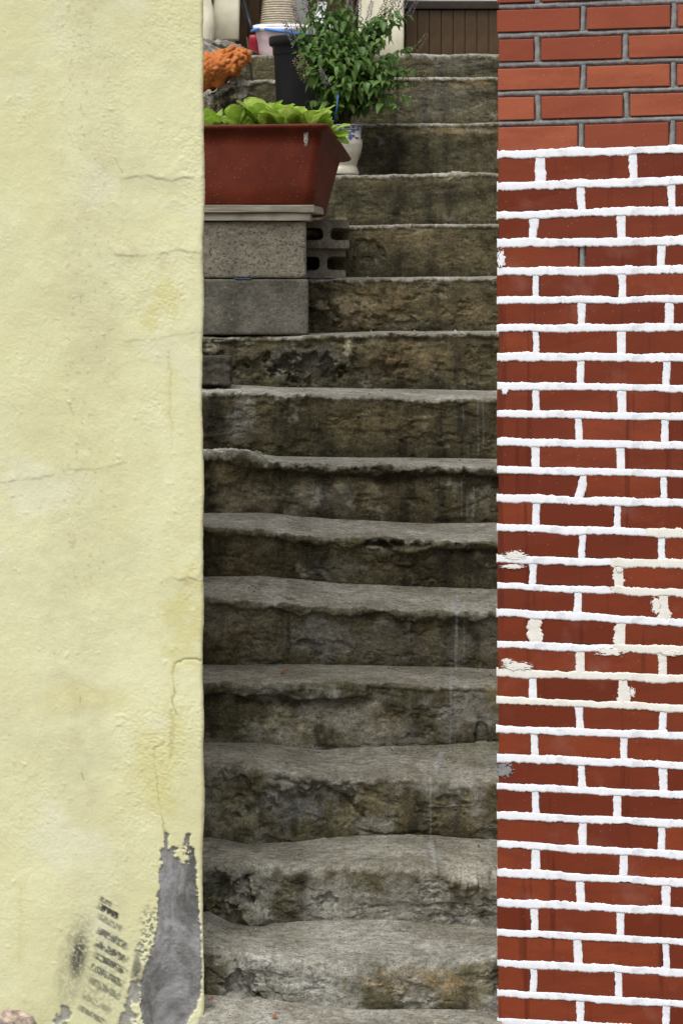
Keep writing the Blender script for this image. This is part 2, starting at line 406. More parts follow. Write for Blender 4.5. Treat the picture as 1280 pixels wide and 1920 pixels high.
    line([(231, 340), (230, 400), (226, 462)], 1.4, 0.0008, 0, 0.12)
    line([(36, 1655), (38, 1720), (36, 1792)], 2.5, 0.0, 0.5, 0.15)
    line([(155, 1310), (154, 1320)], 1.6, 0.001, 0, 0.8)
    line([(155, 1452), (157, 1462)], 1.6, 0.001, 0, 0.9)
    chip = np.maximum(chip, 0.8 * sstep(1, -0.3, np.hypot((x - 352) / 15, (y - 1096) / 13) + 0.3 * nz(60, 2)) * fr)
    d -= 0.0025 * chip
    ochre = np.maximum(ochre, 0.34 * sstep(1.1, 0.1, np.hypot((x - 345) / 60, (y - 1165) / 110) + 0.9 * nz(22, 4, .6)) * fr)
    ochre = np.maximum(ochre, 0.40 * sstep(1.1, 0.2, np.hypot((x - 300) / 45, (y - 560) / 55) + 0.9 * nz(22, 4, .6)) * fr)
    ochre = np.maximum(ochre, 0.35 * sstep(1.1, 0.1, np.hypot((x - 290) / 60, (y - 1440) / 130) + 0.6 * nz(14, 3)) * fr)
    ochre = np.maximum(ochre, 0.30 * sstep(1.1, 0.1, np.hypot((x - 170) / 120, (y - 1310) / 40) + 0.6 * nz(10, 3)) * fr)
    dirt += 0.34 * sstep(1.0, 0.1, np.abs(x - 165 - 25 * np.sin(y / 240)) / 75 + 0.6 * nz(9, 4, 0.6)) * fr
    dirt += 0.35 * sstep(1250, 1330, y) * sstep(1480, 1380, y) * sstep(230, 120, x) + 0.22 * sstep(0.35, 0.8, nz(4, 4, 0.6, 5.0) + 0.4)
    spots = sstep(0.52, 0.60, fbm(V, 95, 2)) * sstep(75, 25, np.abs(x - 165)) * fr * sstep(1300, 1000, y)
    crack = np.maximum(crack, 0.3 * spots)
    # grey cement where the paint has come off
    yk = [1580, 1640, 1700, 1750, 1790, 1820, 1860, 1925, 1990]
    xl = np.interp(y, yk, [303, 300, 297, 293, 284, 266, 262, 268, 270]); xr = np.interp(y, yk, [369, 369, 373, 378, 380.5, 381, 378, 352, 330])
    m = np.minimum(np.minimum(x - xl, xr - x), y - 1589) + 5.0 * nz(60, 4, 0.65) + 2 * nz(160, 2)
    grey = sstep(-1.2, 1.2, m)
    for (ax, ay, bx, by, w) in ((312, 1565, 312, 1595, 4), (353, 1568, 348, 1600, 5)):
        t = np.clip(((x - ax) * (bx - ax) + (y - ay) * (by - ay)) / ((bx - ax) ** 2 + (by - ay) ** 2), 0, 1)
        grey = np.maximum(grey, sstep(w + 1, w - 1, np.hypot(x - ax - t * (bx - ax), y - ay - t * (by - ay)) + 2.5 * nz(120, 2)))
    grey *= 1 - sstep(1.0, 0.5, np.hypot((x - 344) / 14, (y - 1604) / 16) + 1.0 * nz(90, 3, 0.7))
    spk = sstep(0.05, 0.25, fbm(V, 130, 3, 0.6)) * sstep(1.0, 0.1, np.hypot((x - 282) / 34, (y - 1775) / 95) + 0.4 * nz(20, 2))
    grey = np.maximum(grey, 0.8 * spk)
    for (cx, cy, rx, ry) in ((120, 1908, 14, 26), (238, 1912, 16, 22), (250, 1870, 12, 40)):
        grey = np.maximum(grey, 0.85 * sstep(1.1, 0.7, np.hypot((x - cx + (y - cy) * 0.3) / rx, (y - cy) / ry) + 0.8 * nz(50, 3)))
    grey *= fr
    # rubbed black marks: a smear and a ladder of slanting bars
    black = np.zeros_like(x)
    gr = 0.68 + 1.0 * fbm(V, 120, 3, 0.7)
    for (cx, cy, hw, hh, o) in ((198, 1690, 9, 5, .7), (203, 1708, 15, 7, .95), (208, 1731, 19, 7, .55), (212, 1760, 22, 8, .75), (209, 1784, 24, 8, .8), (206, 1806, 24, 7.5, .8), (200, 1828, 25, 7.5, .75), (196, 1853, 25, 8, .6), (181, 1881, 22, 7, .5), (174, 1904, 20, 6, .65)):
        u = (x - cx) * 0.87 + (y - cy) * 0.5; v = (-(x - cx) * 0.5 + (y - cy) * 0.87) * 1.1
        b = sstep(1.15, 0.75, np.abs(u) / (hw * 1.5) + 0.12 * nz(70, 2)) * sstep(1.2, 0.7, np.abs(v) / hh + 0.15 * nz(70, 2))
        black = np.maximum(black, 1.3 * o * b * np.clip(gr + 0.16, 0, 0.85))
    u = (x - 147) + (y - 1795) * 0.12
    black = np.maximum(black, 0.95 * sstep(1.1, 0.15, np.hypot(u / 25, (y - 1792) / 74)) * np.clip(gr + 0.25, 0, 1))
    black = np.maximum(black, 0.34 * sstep(1.15, 0.55, np.hypot((x - 140 + (y - 1800) * 0.2) / 34, (y - 1800) / 105)) * np.clip(gr, 0.2, 1))
    black = np.maximum(black, 0.28 * sstep(1.15, 0.4, np.hypot((x - 190) / 55, (y - 1830) / 110)) * np.clip(gr * 1.6 - 0.6, 0, 1))
    black = np.maximum(black, 0.75 * sstep(1.1, 0.2, np.hypot((x - 256) / 11, (y - 1815) / 45) + 0.5 * nz(60, 3)))
    black = np.maximum(black, 0.40 * sstep(1.1, 0.2, np.hypot((x - 355) / 16, (y - 1730) / 45) + 0.5 * nz(40, 3)))
    black = np.maximum(black, 0.45 * sstep(1.1, 0.2, np.hypot((x - 290) / 34, (y - 1835) / 28) + 0.6 * nz(40, 3)))
    black *= fr
    d -= 0.0042 * grey * fr; d += 0.0008 * grey * nz(40, 3)
    pale = np.clip(0.5 * sstep(0.25, 0.7, nz(5, 3, 0.5, 9.0)), 0, 1) * fr
    V = V + N * d[..., None]
    V[..., 0] += 0.0040 * fbm(np.stack([0 * y, 0 * y, V[..., 2]], -1), 4.5, 5, 0.6) * sstep(300, 380, x)
    o = mesh_obj('plaster_wall', V, grid_faces(len(z), len(pts))[:, ::-1].copy(), M['plaster'], None, True,
                 {'stain': np.stack([grey, black, np.clip(ochre, 0, 1), np.clip(dirt, 0, 1)], -1), 'wear': np.stack([chip, crack, 0 * x, pale], -1)},
                 origin=(YC[0] - 0.5, YC[1], -0.07))
    tag(o, 'pale yellow painted plaster wall with grey bare patch and black rub marks', 'wall', kind='thing')
yellow_wall()

# ------------------------------------------------------------------ brick wall
YAW_B = math.radians(18.0); BD = 6.96
BC = np.array([(932 - CX) * BD / F, BD])
bw = np.array([math.cos(YAW_B), -math.sin(YAW_B)]); bn = np.array([math.sin(YAW_B), math.cos(YAW_B)])
def to_sz(px, py):
    k = (px - CX) / F; s = (k * BD - BC[0]) / (bw[0] - k * bw[1]); Y = BD + s * bw[1]
    return s, H - (py - YH) / F * Y
def W(s, t, z):
    s = np.asarray(s, float); t = np.asarray(t, float); z = np.asarray(z, float)
    return np.stack([BC[0] + s * bw[0] + t * bn[0] + 0 * z, BC[1] + s * bw[1] + t * bn[1] + 0 * z, z + 0 * s + 0 * t], -1)

beds = [(12, 1), (67, 56), (122, 112), (176, 167), (232, 221), (290, 280), (349, 338), (403, 394), (456, 451), (510, 505), (563, 560), (615, 614), (669, 670), (723, 728), (775, 781),
        (828, 835), (880, 888), (934, 943), (989, 1000), (1047, 1058), (1098, 1112), (1148, 1167), (1208, 1219), (1261, 1272), (1312, 1328), (1367, 1380), (1420, 1436),
        (1474, 1491), (1529, 1543), (1582, 1603), (1636, 1655), (1692, 1709), (1748, 1766), (1806, 1824), (1862, 1882), (1915, 1934)]
heads = [(1092, 1262), (1006, 1171), (1092, 1261), (1007, 1173), (1088, 1259), (1013, 1186), (1089, 1257), (999, 1164), (1090, 1239), (1004, 1165), (1089, 1254), (1004, 1164),
         (1087, 1248), (1004, 1165), (1084, 1245), (1003, 1163), (1090, 1243), (1004, 1156), (1091, 1240), (998, 1159), (1082, 1243), (1001, 1163), (1087, 1241), (998, 1167), (1086, 1242),
         (1001, 1168), (1090, 1242), (1004, 1156), (1092, 1239), (1004, 1168), (1088, 1248), (1001, 1162), (1083, 1247), (999, 1158), (1086, 1248)]
pitch = 0.067
bz = []                                    # each bed joint: height at the corner and slope along the wall
s_r, _ = to_sz(1275, 600)
for (yl, yr) in beds:
    _, z0 = to_sz(936, yl); _, z1 = to_sz(1275, yr); bz.append([z0, (z1 - z0) / s_r])
hs_list = [[to_sz(x, 600)[0] for x in h] for h in heads]
N_WHITE = 5                                # bed joints from here down are painted white
for k in range(4):                         # two courses over the frame, three under it
    bz.append([bz[-1][0] - pitch, bz[-1][1] * 0.5]); hs_list.append([to_sz(x, 600)[0] for x in ((1001, 1160) if k % 2 == 0 else (1087, 1246))])
for k in range(2):
    bz.insert(0, [bz[0][0] + pitch, bz[0][1]]); hs_list.insert(0, [to_sz(x, 600)[0] for x in ((1007, 1173) if k % 2 == 0 else (1092, 1261))])
OFF = 2; N_WHITE += OFF
S_END = 0.72
brick_wall = thing('brick_wall', (BC[0] + 0.3, BC[1], -0.07), 'red brick wall with white painted joints beside the stairs, grey joints above', 'wall'); brick_wall['kind'] = 'thing'

def brick_mesh(sa, sb, b0, b1, t0, t1, depth, mat):
    """sa, sb ends; b0/b1 bottom heights, t0/t1 top heights at the two ends"""
    e = 0.0016; j = [R.uniform(-0.0009, 0.0011) for _ in range(4)]
    k = [R.uniform(-0.0007, 0.0007) for _ in range(4)]
    oc = [(sa, b0 + k[0]), (sb, b1 + k[1]), (sb, t1 + k[2]), (sa, t0 + k[3])]
    ic = [(sa + e, b0 + k[0] + e), (sb - e, b1 + k[1] + e), (sb - e, t1 + k[2] - e), (sa + e, t0 + k[3] - e)]
    v = [W(s, j[i], z) for i, (s, z) in enumerate(ic)] + [W(s, j[i] + e, z) for i, (s, z) in enumerate(oc)] + [W(s, depth, z) for (s, z) in oc]
    f = [(0, 1, 2, 3), (8, 11, 10, 9)]
    for a in range(4):
        b = (a + 1) % 4; f += [(a, a + 4, b + 4, b), (a + 4, a + 8, b + 8, b + 4)]
    f = [tuple(reversed(x)) if False else x for x in f]
    return mesh_obj('brick', np.array(v), f, mat, brick_wall, origin=tuple(np.mean(v, 0)))

half_gap = 0.0082
for r in range(len(bz) - 1):
    zt, st = bz[r]; zb, sb_ = bz[r + 1]
    mat = M['bare'] if r < N_WHITE else M['red']
    js = list(hs_list[r]); p_ = 0.198 + R.uniform(-0.004, 0.004)
    while js[-1] < S_END: js.append(js[-1] + p_ + R.uniform(-0.004, 0.004))
    corner = R.uniform(-0.0030, 0.0028); edges = [corner - half_gap] + js
    for a, b in zip(edges[:-1], edges[1:]):
        wa = 0.0085 if a != edges[0] else half_gap
        s0, s1 = a + wa, b - 0.0085
        up = 0.0075 if r < N_WHITE else half_gap * 0.92
        dn = 0.0092 if r < N_WHITE else half_gap * 0.92
        header = (a == edges[0] and s1 - s0 < 0.12)
        brick_mesh(s0, s1, zb + sb_ * s0 + up, zb + sb_ * s1 + up, zt + st * s0 - dn, zt + st * s1 - dn, 0.19 if header else 0.09, mat)
    # the return: bricks turning the corner
    tt = 0.20 if (hs_list[r][0] < 0.12) else 0.10
    for q in range(2):
        L = 0.19
        v = []
        for (s, t) in ((0.0, tt), (0.0, tt + L), (0.09, tt + L), (0.09, tt)):
            v.append((s, t, zb + half_gap)); v.append((s, t, zt - half_gap))
        vv = np.array([W(s + corner * 0.5, t, z) for (s, t, z) in v])
        mesh_obj('brick', vv, [(1, 0, 2, 3), (3, 2, 4, 5), (5, 4, 6, 7), (7, 6, 0, 1), (1, 3, 5, 7), (0, 6, 4, 2)], mat, brick_wall, origin=tuple(vv.mean(0)))
        tt += 0.20

def bead(name, path_s, path_z, hw_lo, hw_hi, prof_t, mat, vertical=False, rough=0.21, ends=True, seed=0.0):
    """a strip of pointing along (s, z); hw = half width each side; prof_t = how far it stands into the wall across its width"""
    n = len(path_s); k = len(prof_t); across = np.linspace(-1, 1, k) if k != 8 else np.array([-1, -0.95, -0.6, -0.2, 0.2, 0.6, 0.92, 1.0])
    run = path_z if vertical else path_s
    base = np.stack([run * 1.0, np.full(n, seed), np.zeros(n)], -1)
    lo = hw_lo * (1 + 0.34 * fbm(base + 3, 9, 2) + rough * fbm(base, 45, 4, 0.75) + rough * 0.5 * np.clip(fbm(base + 9, 170, 3, 0.7), -.4, 2)); hi = hw_hi * (1 + 0.34 * fbm(base + 13, 9, 2) + rough * fbm(base + 31.7, 45, 4, 0.75) + rough * 0.5 * np.clip(fbm(base + 5, 170, 3, 0.7), -.4, 2))
    V = np.zeros((n, k, 3))
    for i, a in enumerate(across):
        o = np.where(a < 0, a * lo, a * hi)
        s, z = (path_s + o, path_z) if vertical else (path_s, path_z + o)
        t = prof_t[i] + 0.0004 * fbm(np.stack([s, z, np.full(n, seed)], -1), 45, 3, 0.6) + 0.00015 * perlin(np.stack([s, z, np.full(n, seed)], -1) * 240)
        if ends and i not in (0, k - 1):
            m = min(4 if n < 80 else 9, n // 4); f = np.ones(n); f[:m] = np.linspace(0.2, 1, m) ** 0.5; f[-m:] = np.linspace(1, 0.2, m) ** 0.5
            t = 0.004 + (t - 0.004) * f
        V[:, i] = W(s, t, z)
    f = grid_faces(n, k)
    if vertical: f = f[:, ::-1].copy()
    return mesh_obj(name, V, f, mat, brick_wall, True, origin=tuple(V.reshape(-1, 3).mean(0)))

PROUD = [0.0018, -0.0007, -0.0009, -0.0009, -0.0008, -0.0006, -0.0002, 0.0030]
FLUSH = [0.012, 0.0040, 0.0028, 0.0026, 0.0036, 0.008, 0.026]
cream_beds = {OFF + k: f for k, f in ((18, .5), (19, .7), (20, .5), (22, .5), (23, 1.0), (24, 1.0))}
for r, (z0, sl) in enumerate(bz):
    s = np.arange(-0.0012 - 0.003 * R.random() ** 3, S_END, 0.0016)
    z = z0 + sl * s + 0.0018 * fbm(np.stack([s, 0 * s + r * 3.1, 0 * s], -1), 9, 3)
    if r < N_WHITE:
        bead('bed_joint', s + 0.004, z + 0.0015, 0.0088, 0.0072, FLUSH, M['grey'], rough=0.2, seed=r * 1.7)
    else:
        h0 = 0.0093 + R.uniform(-0.0008, 0.0012)
        if r in cream_beds and cream_beds[r] < 1:
            cut = int(len(s) * (0.30 + 0.2 * R.random()))
            bead('bed_joint', s[:cut], z[:cut], h0, h0 * 0.95, PROUD, M['white'], seed=r * 1.7)
            bead('bed_joint', s[cut - 3:], z[cut - 3:], h0 * 1.15, h0 * 1.1, PROUD, M['cream'], rough=0.28, seed=r * 1.7 + .3)
        else:
            bead('bed_joint', s, z, h0, h0 * 0.95, PROUD, M['cream'] if r in cream_beds else M['white'], seed=r * 1.7)
wide = {(19, 1): (.0190, 1), (20, 1): (.0165, 1), (21, 0): (.0175, 1), (21, 1): (.0195, 1), (22, 0): (.0125, 1), (22, 1): (.0120, 1), (23, 1): (.0150, 1), (16, 0): (.0110, 0), (13, 1): (.0125, 0), (5, 0): (.0122, 0)}
for r in range(len(bz) - 1):
    zt, st = bz[r]; zb, sb_ = bz[r + 1]
    js = list(hs_list[r])
    while js[-1] < S_END: js.append(js[-1] + 0.198)
    for i, s0 in enumerate(js):
        if s0 > S_END - 0.01: continue
        z = np.arange(zb + sb_ * s0 + 0.004, zt + st * s0 - 0.004, 0.0015)
        lean = R.uniform(-0.002, 0.002) + (0.006 if (r - OFF, i) == (16, 0) else 0)
        s = s0 + lean * np.linspace(-1, 1, len(z)) + 0.0008 * fbm(np.stack([z, 0 * z + s0 * 40, 0 * z + r], -1), 20, 2)
        w, cr = wide.get((r - OFF, i), (0.0087 + R.uniform(-0.0006, 0.0020), 0))
        if r < N_WHITE or (r - OFF, i) == (8, 0):
            bead('head_joint', s, z, 0.0088, 0.0088, FLUSH, M['grey'], True, 0.12, True, s0 * 50 + r)
        else:
            bead('head_joint', s, z, w, w, [t + 0.0006 for t in PROUD], M['cream'] if cr else M['white'], True, 0.26 if cr else 0.17, False, s0 * 50 + r)
# splashes of paint on the brick faces
def smear(px, py, wx, wy, mat, seed, thr=0.0):
    s0, z0 = to_sz(px, py); hx, hy = wx / 825 / 2, wy / 825 / 2
    g = np.linspace(-1.3, 1.3, 46); A, B = np.meshgrid(g, g)
    rr = np.hypot(A, B) + 0.55 * fbm(np.stack([A * 1.6, B * 1.6, 0 * A + seed], -1), 1.7, 4, 0.65) + thr
    t = np.where(rr < 1, -0.0016 - 0.0003 * (1 - rr), 0.003)
    V = W(s0 + A * hx, t, z0 + B * hy)
    f = grid_faces(46, 46); keep = (rr.ravel()[f] < 1.12).any(1)
    if keep.any():
        mesh_obj('paint_smear', V, f[keep], mat, brick_wall, True, origin=tuple(V.reshape(-1, 3).mean(0)))
for i, (px, py, wx, wy, mt) in enumerate([(965, 1041, 40, 16, 'cream'), (960, 1062, 44, 8, 'cream'), (968, 1249, 56, 15, 'cream'), (950, 1239, 20, 9, 'cream'), (1142, 1222, 48, 14, 'cream'), (1229, 1135, 18, 30, 'cream'),
                                          (1185, 1298, 10, 16, 'cream'), (945, 1443, 30, 26, 'grey'), (1258, 1225, 36, 9, 'cream'),
                                          (939, 486, 14, 34, 'white'), (946, 732, 12, 14, 'white'), (1160, 1068, 12, 10, 'cream')]):
    smear(px, py, wx, wy, M[mt], i * 2.3)
# mortar core behind the bricks, upper storey and far end of the same wall, seen only from elsewhere
def wall_panel(name, s0, s1, t0, t1, z0, z1, mat):
    v = np.array([W(s, t, z) for s in (s0, s1) for t in (t0, t1) for z in (z0, z1)])
    mesh_obj(name, v, [(0, 2, 3, 1), (4, 5, 7, 6), (0, 1, 5, 4), (2, 6, 7, 3), (1, 3, 7, 5), (0, 4, 6, 2)], mat, brick_wall, origin=tuple(v.mean(0)))
def brickwork_mat():
    n = NT('distant_brickwork'); b = n.t.nodes.new('ShaderNodeTexBrick'); n.link(n.tc, b.inputs['Vector'])
    mp = n.t.nodes.new('ShaderNodeMapping'); n.link(n.tc, mp.inputs[0]); mp.inputs['Rotation'].default_value = (math.radians(90), 0, 0); n.link(mp.outputs[0], b.inputs['Vector'])
    b.inputs['Color1'].default_value = (0.36, 0.085, 0.04, 1); b.inputs['Color2'].default_value = (0.26, 0.06, 0.03, 1); b.inputs['Mortar'].default_value = (0.4, 0.39, 0.37, 1)
    b.inputs['Scale'].default_value = 1.0; b.inputs['Brick Width'].default_value = 0.2; b.inputs['Row Height'].default_value = 0.067; b.inputs['Mortar Size'].default_value = 0.006
    n.color(b.outputs['Color']); n.rough(0.8); return n.m
M['brickwork'] = brickwork_mat()
ZT, ZB = bz[0][0], bz[-1][0]
wall_panel('mortar_core', 0.006, S_END + 0.3, 0.012, 0.60, -0.09, ZT + 0.01, M['grey'])
wall_panel('far_courses', S_END + 0.004, 3.2, 0.0, 0.30, -0.09, ZT + 0.02, M['brickwork'])
wall_panel('upper_courses', 0.0, 3.2, 0.003, 1.6, ZT + 0.022, 2.95, M['brickwork'])
wall_panel('side_courses', 0.002, 0.30, 0.601, 1.6, -0.09, ZT + 0.021, M['brickwork'])

# ------------------------------------------------------------------ concrete stairs
stairs = thing('concrete_staircase', (0, 7.0, -0.07), 'steep worn concrete staircase rising between the yellow wall and the brick wall', 'staircase')
T1, D1 = 0.0373 * 7.0, 7.0
def dk(k): return D1 + (k - 1) * T1 if k >= 1 else 6.86
X_ = lambda pts, y=0: pts
# front lip and back of each tread, as seen along the flight: (x, y) in layout units
front = {
 0: [(382, 1935), (932, 1935)],
 1: [(382, 1778), (450, 1787), (490, 1792), (520, 1800), (560, 1806), (655, 1808), (770, 1806), (860, 1803), (932, 1794)],
 2: [(382, 1622), (430, 1618), (460, 1616), (486, 1624), (584, 1628), (700, 1623), (793, 1629), (838, 1642), (880, 1655), (932, 1660)],
 3: [(382, 1433), (459, 1437), (504, 1442), (570, 1451), (619, 1464), (682, 1460), (771, 1460), (838, 1470), (932, 1467)],
 4: [(382, 1285), (499, 1281), (570, 1284), (672, 1281), (692, 1277), (726, 1284), (815, 1287), (932, 1287)],
 5: [(382, 1121), (459, 1123), (548, 1132), (615, 1139), (726, 1145), (932, 1146)],
 6: [(382, 989), (481, 994), (548, 1001), (615, 1007), (690, 1010), (726, 1008), (806, 1016), (932, 1017)],
 7: [(382, 849), (459, 854), (504, 864), (548, 868), (637, 871), (726, 872), (815, 874), (932, 878)],
 8: [(382, 733), (432, 734), (504, 736), (593, 741), (726, 745), (815, 747), (932, 748)],
 9: [(382, 633), (460, 631), (572, 629), (640, 627), (720, 624), (932, 623)],
 10: [(382, 524), (575, 523), (720, 521), (932, 520)],
 11: [(382, 424), (655, 423), (780, 421), (932, 420)],
 12: [(382, 329), (640, 328), (700, 327), (780, 326), (860, 323), (932, 324)],
 13: [(382, 233), (680, 232), (815, 231), (932, 230)],
 14: [(300, 196), (382, 192), (415, 170), (440, 155), (480, 149), (520, 149), (640, 146), (770, 144), (932, 144)],
 15: [(382, 104), (460, 102), (757, 100), (932, 101)]}
back = {
 0: [(382, 1868), (481, 1874), (544, 1883), (655, 1893), (815, 1896), (895, 1896), (932, 1905)],
 1: [(382, 1712), (423, 1731), (504, 1736), (570, 1731), (726, 1727), (815, 1734), (932, 1741)],
 2: [(382, 1572), (459, 1584), (548, 1580), (637, 1571), (771, 1567), (932, 1578)],
 3: [(382, 1393), (495, 1397), (593, 1408), (726, 1402), (838, 1399), (932, 1393)],
 4: [(382, 1248), (540, 1247), (680, 1248), (771, 1250), (932, 1255)],
 5: [(382, 1083), (481, 1081), (548, 1087), (637, 1096), (726, 1099), (815, 1103), (932, 1106)],
 6: [(382, 963), (495, 963), (548, 969), (619, 974), (717, 978), (815, 983), (932, 982)],
 7: [(382, 845), (459, 849), (517, 856), (637, 858), (771, 858), (932, 861)],
 8: [(382, 722), (432, 722), (548, 727), (726, 729), (932, 733)],
 9: [(382, 627), (572, 625), (720, 621), (932, 620)],
 10: [(382, 522), (932, 518)], 11: [(382, 425), (932, 421)], 12: [(382, 333), (932, 329)], 13: [(382, 240), (932, 236)], 14: [(382, 170), (480, 156), (932, 151)]}
round_r = {0: .03, 1: .034, 2: .026, 3: .026, 4: .016, 5: .014, 6: .012, 7: .010, 8: .012, 9: .010, 10: .012, 11: .012, 12: .014, 13: .013, 14: .016, 15: .016}
# stains: (kind, x, y, rx, ry, strength)   kind: 0 pale 1 dark (some is painted shade) 2 tan 3 blue-grey
stains_and_shade = [
 (2, 790, 1838, 120, 24, .95), (2, 835, 1852, 60, 30, .5), (3, 480, 1830, 100, 40, .5), (0, 905, 1850, 26, 60, .35), (0, 640, 1845, 6, 40, .5), (1, 470, 1850, 30, 34, .75), (1, 400, 1800, 26, 30, .7), (3, 700, 1780, 240, 60, .55),
 (1, 420, 1650, 60, 34, .9), (1, 560, 1660, 90, 30, .35), (0, 478, 1712, 24, 24, .55), (0, 595, 1655, 20, 30, .35), (0, 885, 1625, 58, 46, .8), (1, 880, 1700, 70, 26, .4), (1, 560, 1720, 70, 14, .5), (3, 650, 1700, 200, 50, .25),
 (3, 540, 1510, 80, 44, .85), (0, 440, 1540, 60, 34, .3), (1, 610, 1478, 60, 26, .7), (1, 560, 1560, 120, 12, .5), (1, 420, 1450, 40, 22, .55), (2, 890, 1510, 60, 50, .28), (1, 800, 1475, 120, 14, .35), (2, 700, 1520, 80, 50, .18),
 (0, 545, 1362, 70, 46, .75), (0, 640, 1345, 70, 40, .35), (1, 540, 1312, 170, 13, .9), (1, 420, 1340, 40, 50, .35), (1, 830, 1330, 90, 40, .35), (2, 730, 1365, 40, 24, .45), (1, 900, 1372, 30, 34, .7), (2, 930, 1310, 30, 40, .4),
 (2, 450, 1190, 90, 60, .22), (1, 540, 1190, 5, 70, .5), (3, 600, 1195, 80, 46, .75), (1, 720, 1170, 90, 40, .55), (1, 880, 1175, 70, 50, .6), (1, 560, 1140, 60, 12, .5),
 (1, 540, 1050, 90, 40, .5), (1, 860, 1060, 110, 50, .9), (2, 470, 1070, 60, 40, .25), (1, 745, 1022, 62, 14, .85), (0, 760, 1030, 30, 6, .8), (0, 700, 1025, 14, 5, .7), (3, 640, 1070, 60, 30, .4),
 (1, 700, 888, 250, 20, .8), (1, 890, 890, 60, 34, .9), (0, 575, 915, 26, 30, .6), (0, 632, 906, 16, 18, .5), (3, 600, 930, 90, 40, .55), (0, 460, 935, 70, 40, .45), (1, 520, 880, 60, 10, .7), (0, 690, 930, 24, 30, .35), (2, 420, 890, 40, 40, .25),
 (3, 455, 780, 34, 60, .9), (0, 470, 765, 16, 40, .4), (1, 405, 790, 26, 60, .75), (1, 550, 800, 50, 50, .55), (2, 690, 790, 120, 40, .25), (1, 880, 800, 60, 50, .4), (1, 640, 850, 200, 8, .6),
 (3, 560, 680, 120, 34, .6), (1, 470, 690, 30, 30, .5), (1, 600, 700, 50, 26, .5), (0, 652, 655, 12, 26, .7), (2, 760, 670, 110, 40, .55), (0, 690, 695, 40, 30, .45), (0, 400, 650, 18, 16, .5), (1, 660, 715, 80, 10, .7),
 (0, 650, 580, 60, 26, .6), (2, 700, 570, 110, 46, .6), (1, 590, 600, 24, 20, .7), (0, 760, 600, 40, 20, .4), (2, 860, 580, 80, 40, .35), (1, 800, 610, 120, 10, .5),
 (2, 760, 445, 110, 30, .45), (1, 700, 490, 60, 30, .5), (2, 870, 470, 60, 30, .35), (0, 780, 430, 30, 12, .35),
 (1, 780, 370, 150, 34, .55), (0, 865, 333, 34, 10, .55), (2, 700, 340, 60, 10, .3), (1, 650, 370, 40, 40, .6),
 (1, 720, 280, 90, 40, .8), (1, 860, 290, 90, 30, .55), (2, 830, 245, 100, 10, .6), (0, 880, 246, 40, 6, .45),
 (3, 830, 190, 100, 40, .3), (2, 890, 155, 50, 10, .7), (1, 700, 200, 50, 30, .5), (3, 860, 120, 80, 20, .3), (1, 480, 180, 40, 26, .4)]
drips = [(856, 1118, 854, 1255, 2.2, .8), (846, 1260, 843, 1395, 1.2, .6), (828, 1412, 815, 1446, 5.0, .75), (806, 1458, 807, 1570, 1.2, .7), (806, 1580, 816, 1612, 4.5, .7), (766, 1150, 766, 1215, 1.4, .3), (870, 1150, 870, 1240, 1.2, .4),
         (895, 750, 896, 850, 1.0, .6), (905, 750, 906, 830, 1.0, .6), (868, 745, 868, 800, .9, .4), (865, 905, 865, 965, 1.2, .5), (888, 915, 887, 968, 2.2, .6), (875, 930, 875, 968, 1.2, .5), (915, 915, 912, 960, 5, .3),
         (853, 1128, 853, 1140, 8, .5), (838, 1650, 842, 1700, 1.2, .5), (643, 1808, 628, 1880, 2.2, .5), (850, 1275, 848, 1285, 9, .35), (800, 1765, 803, 1775, 3, .5)]

